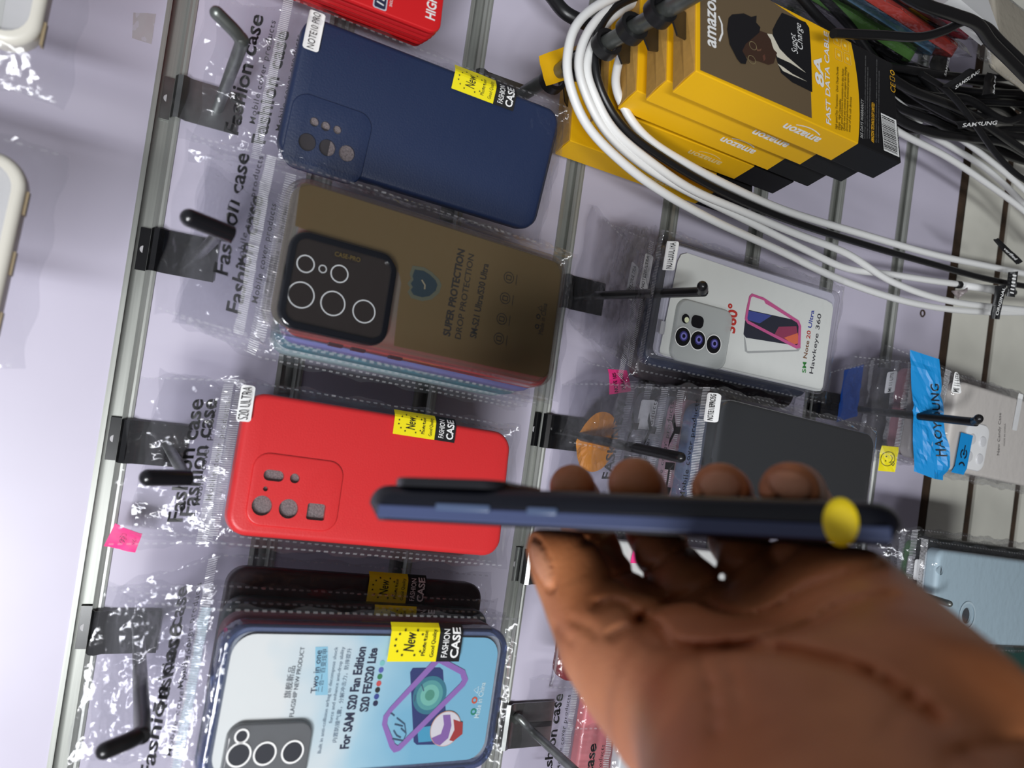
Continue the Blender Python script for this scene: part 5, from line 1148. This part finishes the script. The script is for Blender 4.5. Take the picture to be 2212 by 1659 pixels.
FING = dict(
 index=[((1462, 1405, .258), .0120), ((1392, 1335, .272), .0108), ((1316, 1258, .296), .0100), ((1284, 1190, .312), .0097), ((1262, 1125, .326), .0096), ((1244, 1078, .320), .0093), ((1236, 1052, .300), .0088)],
 middle=[((1570, 1365, .258), .0122), ((1492, 1277, .275), .0111), ((1436, 1202, .298), .0105), ((1412, 1150, .314), .0102), ((1398, 1105, .322), .0102), ((1380, 1062, .306), .0101), ((1371, 1046, .278), .0096)],
 ring=[((1680, 1320, .252), .0120), ((1624, 1222, .274), .0108), ((1596, 1166, .294), .0105), ((1580, 1120, .306), .0102), ((1574, 1096, .308), .0101), ((1562, 1068, .290), .0102), ((1556, 1062, .262), .0098)],
 pinky=[((1800, 1265, .240), .0114), ((1746, 1200, .260), .0108), ((1732, 1150, .280), .0104), ((1744, 1118, .292), .0096), ((1736, 1092, .292), .0096), ((1716, 1066, .268), .0098), ((1706, 1062, .244), .0094)])
D = None
for nm, J in FING.items():
    q = chain(J); D = q if D is None else np.minimum(D, q)
TH = [((1470, 1510, .214), .0215), ((1380, 1445, .228), .0170), ((1312, 1382, .240), .0138), ((1262, 1300, .252), .0112), ((1226, 1225, .262), .0104), ((1196, 1180, .270), .0094)]
thumb = chain(TH, .008)
palm = None
for a, ra, b, rb in [((1465, 1408, .256), .0122, (1650, 1580, .190), .018), ((1572, 1368, .255), .0125, (1760, 1580, .182), .020), ((1682, 1322, .249), .0125, (1860, 1580, .176), .020), ((1802, 1268, .237), .0125, (1960, 1580, .170), .021)]:
    q = capd(cp(*a), cp(*b), ra, rb); palm = q if palm is None else smin(palm, q, .012)
hyp = capd(cp(1830, 1312, .226), cp(2010, 1600, .160), .0165, .0225); palm = smin(palm, hyp, .012)
then = smin(capd(cp(1500, 1490, .210), cp(1690, 1690, .162), .0205, .0260), capd(cp(1360, 1400, .236), cp(1560, 1560, .200), .0125, .021), .012)
palm = smin(palm, capd(cp(1345, 1400, .242), cp(1462, 1410, .254), .0078, .0100), .008)
body = smin(palm, smin(thumb, then, .010), .008)
arm = capd(cp(1900, 1760, .158), cp(2060, 2150, .118), .030, .034); arm = smin(arm, capd(cp(1720, 1740, .160), cp(1800, 2150, .120), .027, .033), .02)
body = smin(body, arm, .014)
hand = smin(D, body, .0040)
# creases of palm and joints, cut as shallow grooves
def crease(pts, zs, r_, depth):
    global hand
    P = spline([Vector((p[0], p[1], z)) for p, z in zip(pts, zs)], 6)
    for a, b in zip(P[:-1], P[1:]):
        for_ = capd(cp(*a), cp(*b), r_, r_)
        # find surface: use a vertical curtain along the view ray
    return
def curtain(pts, wd, depth):
    """groove along an image-space path, cut to a given depth below whatever skin is there"""
    global hand
    zz = gz; px = gx / zz * FPX + IW / 2; py = gy / zz * FPX + IH / 2
    P = spline([Vector((p[0], p[1], 0)) for p in pts], 5); best = None
    x0, x1 = min(p.x for p in P) - 60, max(p.x for p in P) + 60; y0, y1 = min(p.y for p in P) - 60, max(p.y for p in P) + 60
    msk = (px > x0) & (px < x1) & (py > y0) & (py < y1) & (np.abs(hand) < .006)
    I = np.nonzero(msk); X = px[I[0], 0, I[2]] if px.shape[1] == 1 else px[I]; Y = py[0, I[1], I[2]]
    best = np.full(len(X), 1e9, np.float32)
    for a, b in zip(P[:-1], P[1:]):
        dx, dy = b.x - a.x, b.y - a.y; L2 = dx * dx + dy * dy + 1e-9
        t = np.clip(((X - a.x) * dx + (Y - a.y) * dy) / L2, 0, 1); best = np.minimum(best, np.hypot(X - a.x - t * dx, Y - a.y - t * dy))
    hand[I] += depth * np.exp(-(best / wd) ** 2)
C2 = lambda l: [(1060 + .5208 * x, 940 + .5208 * y) for x, y in l]
for pts, wd, dp in [([(900, 706), (1000, 742), (1150, 735), (1300, 640), (1450, 588), (1620, 545)], 9, .0020), ([(610, 780), (720, 880), (1050, 862), (1300, 792), (1450, 705), (1660, 660)], 8, .0016),
                    ([(630, 770), (690, 800), (760, 870), (880, 890), (1150, 888), (1350, 920), (1600, 1000), (1850, 1180)], 12, .0034), ([(600, 765), (720, 700), (860, 640), (965, 588)], 8, .0022),
                    ([(490, 595), (540, 575), (600, 560)], 7, .0022), ([(390, 440), (450, 400), (480, 392)], 7, .0018), ([(640, 565), (720, 520), (840, 448)], 7, .0022), ([(970, 580), (1050, 530), (1150, 450)], 7, .0016),
                    ([(440, 705), (520, 690), (580, 720), (620, 780)], 8, .0022), ([(500, 830), (560, 800), (640, 775), (700, 800)], 7, .0016),
                    ([(860, 905), (890, 980), (920, 1100), (930, 1250)], 8, .0014), ([(980, 930), (1010, 1050), (1040, 1200)], 8, .0010), ([(1900, 1345), (2000, 1310), (2210, 1262)], 9, .0018), ([(1880, 1390), (2060, 1370)], 8, .0012), ([(1640, 1240), (1700, 1150), (1760, 1060)], 14, .0010), ([(330, 770), (400, 790), (440, 830)], 8, .0008), ([(270, 790), (340, 860)], 7, .0008)]:
    curtain(C2(pts), wd, dp)
# no finger may sink into the held case
Minv = np.array(M.inverted()); W2 = np.array(CR).T
Lx = Minv[:3, :3] @ W2; L0 = Minv[:3, :3] @ CC + Minv[:3, 3]
qx = Lx[0, 0] * gx + Lx[0, 1] * gy + Lx[0, 2] * gz + L0[0]; qy = Lx[1, 0] * gx + Lx[1, 1] * gy + Lx[1, 2] * gz + L0[1]; qz = Lx[2, 0] * gx + Lx[2, 1] * gy + Lx[2, 2] * gz + L0[2]
bx_ = np.maximum(np.maximum(np.abs(qx) - HW / 2 + .003, np.abs(qz) - HL / 2 + .003), np.abs(qy - HT / 2) - HT / 2 + .003) - .0034
print('hand/case overlap voxels', int(((hand < 0) & (bx_ < 0)).sum()))
hand = smax(hand, -bx_, .002)
# surface nets
def surface_nets(Fd):
    s = Fd < 0; nx, ny, nz = Fd.shape
    c = np.zeros((nx - 1, ny - 1, nz - 1), np.uint8)
    for i in (0, 1):
        for j in (0, 1):
            for k in (0, 1): c += s[i:nx - 1 + i, j:ny - 1 + j, k:nz - 1 + k]
    act = np.nonzero((c > 0) & (c < 8)); idx = -np.ones(c.shape, np.int32); idx[act] = np.arange(len(act[0]))
    acc = np.zeros((len(act[0]), 3)); cnt = np.zeros(len(act[0]))
    cor = [(i, j, k) for i in (0, 1) for j in (0, 1) for k in (0, 1)]
    for a in cor:
        for b in cor:
            if sum(abs(a[q] - b[q]) for q in range(3)) == 1 and a < b:
                fa = Fd[act[0] + a[0], act[1] + a[1], act[2] + a[2]]; fb = Fd[act[0] + b[0], act[1] + b[1], act[2] + b[2]]
                m_ = (fa < 0) != (fb < 0); t = np.where(m_, fa / np.where(m_, fa - fb, 1), 0)
                for q in range(3): acc[:, q] += np.where(m_, a[q] + t * (b[q] - a[q]), 0)
                cnt += m_
    V = (acc / cnt[:, None] + np.stack(act, 1)) * VX + lo
    Q = []
    for axn in range(3):
        sh = [slice(None)] * 3; s0 = s[:-1, :, :] if axn == 0 else (s[:, :-1, :] if axn == 1 else s[:, :, :-1]); s1 = s[1:, :, :] if axn == 0 else (s[:, 1:, :] if axn == 1 else s[:, :, 1:])
        e_ = np.nonzero(s0 != s1); u, v = [(1, 2), (2, 0), (0, 1)][axn]
        ok = (e_[u] > 0) & (e_[v] > 0) & (e_[u] < Fd.shape[u] - 1) & (e_[v] < Fd.shape[v] - 1); e_ = [q[ok] for q in e_]
        sg = s0[tuple(e_)]
        def cell(du, dv):
            q = [e_[0].copy(), e_[1].copy(), e_[2].copy()]; q[u] = q[u] - du; q[v] = q[v] - dv; return idx[tuple(q)]
        a, b, c_, d = cell(0, 0), cell(1, 0), cell(1, 1), cell(0, 1)
        q = np.stack([a, b, c_, d], 1); q[sg == False] = q[sg == False][:, ::-1]; Q.append(q)
    return V, np.concatenate(Q)
V, Q = surface_nets(hand.astype(np.float32))
# keep the largest connected piece order; to world space
Vw = V @ CR + CC
me = bpy.data.meshes.new('person'); me.from_pydata(Vw.tolist(), [], Q.tolist()); me.update(); me.validate()
bm = bmesh.new(); bm.from_mesh(me); bmesh.ops.recalc_face_normals(bm, faces=bm.faces)
for _ in range(2): bmesh.ops.smooth_vert(bm, verts=bm.verts, factor=.5, use_axis_x=True, use_axis_y=True, use_axis_z=True)
bm.to_mesh(me); bm.free(); me.polygons.foreach_set('use_smooth', [True] * len(me.polygons))
# skin: warm brown, paler in the palm side of the fingers; nails a shade pinker
nv = len(me.vertices); ca = me.color_attributes.new('nail', 'FLOAT_COLOR', 'POINT'); colr = np.zeros((nv, 4), np.float32); colr[:, 3] = 1
co = np.empty(nv * 3, np.float32); me.vertices.foreach_get('co', co); co = co.reshape(-1, 3)
no = np.array([tuple(q.vector) for q in me.vertex_normals]); camc = (co - CC) @ CR.T; camn = no @ CR.T
def nail(cx, cy, z, rx, ry, rot=0.0):
    """nail plate: an oval on the side of the fingertip turned to the viewer, with a sunk rim"""
    c = cp(cx, cy, z); q = camc - c; dist = np.abs(q[:, 2]) < .022
    cr_, sr_ = math.cos(rot), math.sin(rot); kx, ky = rx * z / FPX, ry * z / FPX
    a_ = (q[:, 0] * cr_ + q[:, 1] * sr_) / kx; b_ = (-q[:, 0] * sr_ + q[:, 1] * cr_) / ky
    r_ = a_ ** 2 + b_ ** 2; fr = np.clip((-camn[:, 2] + .15) * 4, 0, 1) * dist
    m_ = np.clip((1.0 - r_) * 5, 0, 1) * fr; colr[:, 0] = np.maximum(colr[:, 0], m_)
    rim = np.exp(-((r_ - 1.15) / .28) ** 2) * fr
    return m_ * .0004 - rim * .0013
off = np.zeros(nv)
off += nail(1558, 1052, .254, 46, 36)
off += nail(1712, 1050, .236, 46, 34, .15)
off += nail(1166, 1206, .262, 19, 42, -.38)
ca.data.foreach_set('color', colr.ravel())
co2 = co + no * off[:, None]; me.vertices.foreach_set('co', co2.astype(np.float32).ravel()); me.update()
ma, n, out = nmat('brown_skin'); b = n.nodes.new('ShaderNodeBsdfPrincipled'); n.links.new(b.outputs[0], out.inputs[0])
b.inputs['Roughness'].default_value = .48; b.inputs['Subsurface Weight'].default_value = .12; b.inputs['Subsurface Radius'].default_value = (.006, .0025, .0012); b.inputs['Subsurface Scale'].default_value = 1.0
tcn = n.nodes.new('ShaderNodeTexCoord'); t = n.nodes.new('ShaderNodeTexNoise'); t.inputs['Scale'].default_value = 38; t.inputs['Detail'].default_value = 4; n.links.new(tcn.outputs['Object'], t.inputs[0])
cr = n.nodes.new('ShaderNodeValToRGB'); cr.color_ramp.elements[0].position = .32; cr.color_ramp.elements[0].color = srgb(172, 102, 60); cr.color_ramp.elements[1].position = .70; cr.color_ramp.elements[1].color = srgb(202, 130, 84)
n.links.new(t.outputs[0], cr.inputs[0]); at_ = n.nodes.new('ShaderNodeVertexColor'); at_.layer_name = 'nail'
mx = n.nodes.new('ShaderNodeMixRGB'); mx.inputs[2].default_value = srgb(236, 190, 168); n.links.new(at_.outputs[0], mx.inputs[0]); n.links.new(cr.outputs[0], mx.inputs[1]); n.links.new(mx.outputs[0], b.inputs[0])
t2 = n.nodes.new('ShaderNodeTexVoronoi'); t2.inputs['Scale'].default_value = 900; n.links.new(tcn.outputs['Object'], t2.inputs[0]); bp = n.nodes.new('ShaderNodeBump'); bp.inputs['Strength'].default_value = .18; bp.inputs['Distance'].default_value = .0006
n.links.new(t2.outputs[0], bp.inputs['Height']); n.links.new(bp.outputs[0], b.inputs['Normal'])
o = link('person', me, ma); tag(o, 'bare brown-skinned hand and wrist, palm open, gripping the dark case edge-on', 'person')
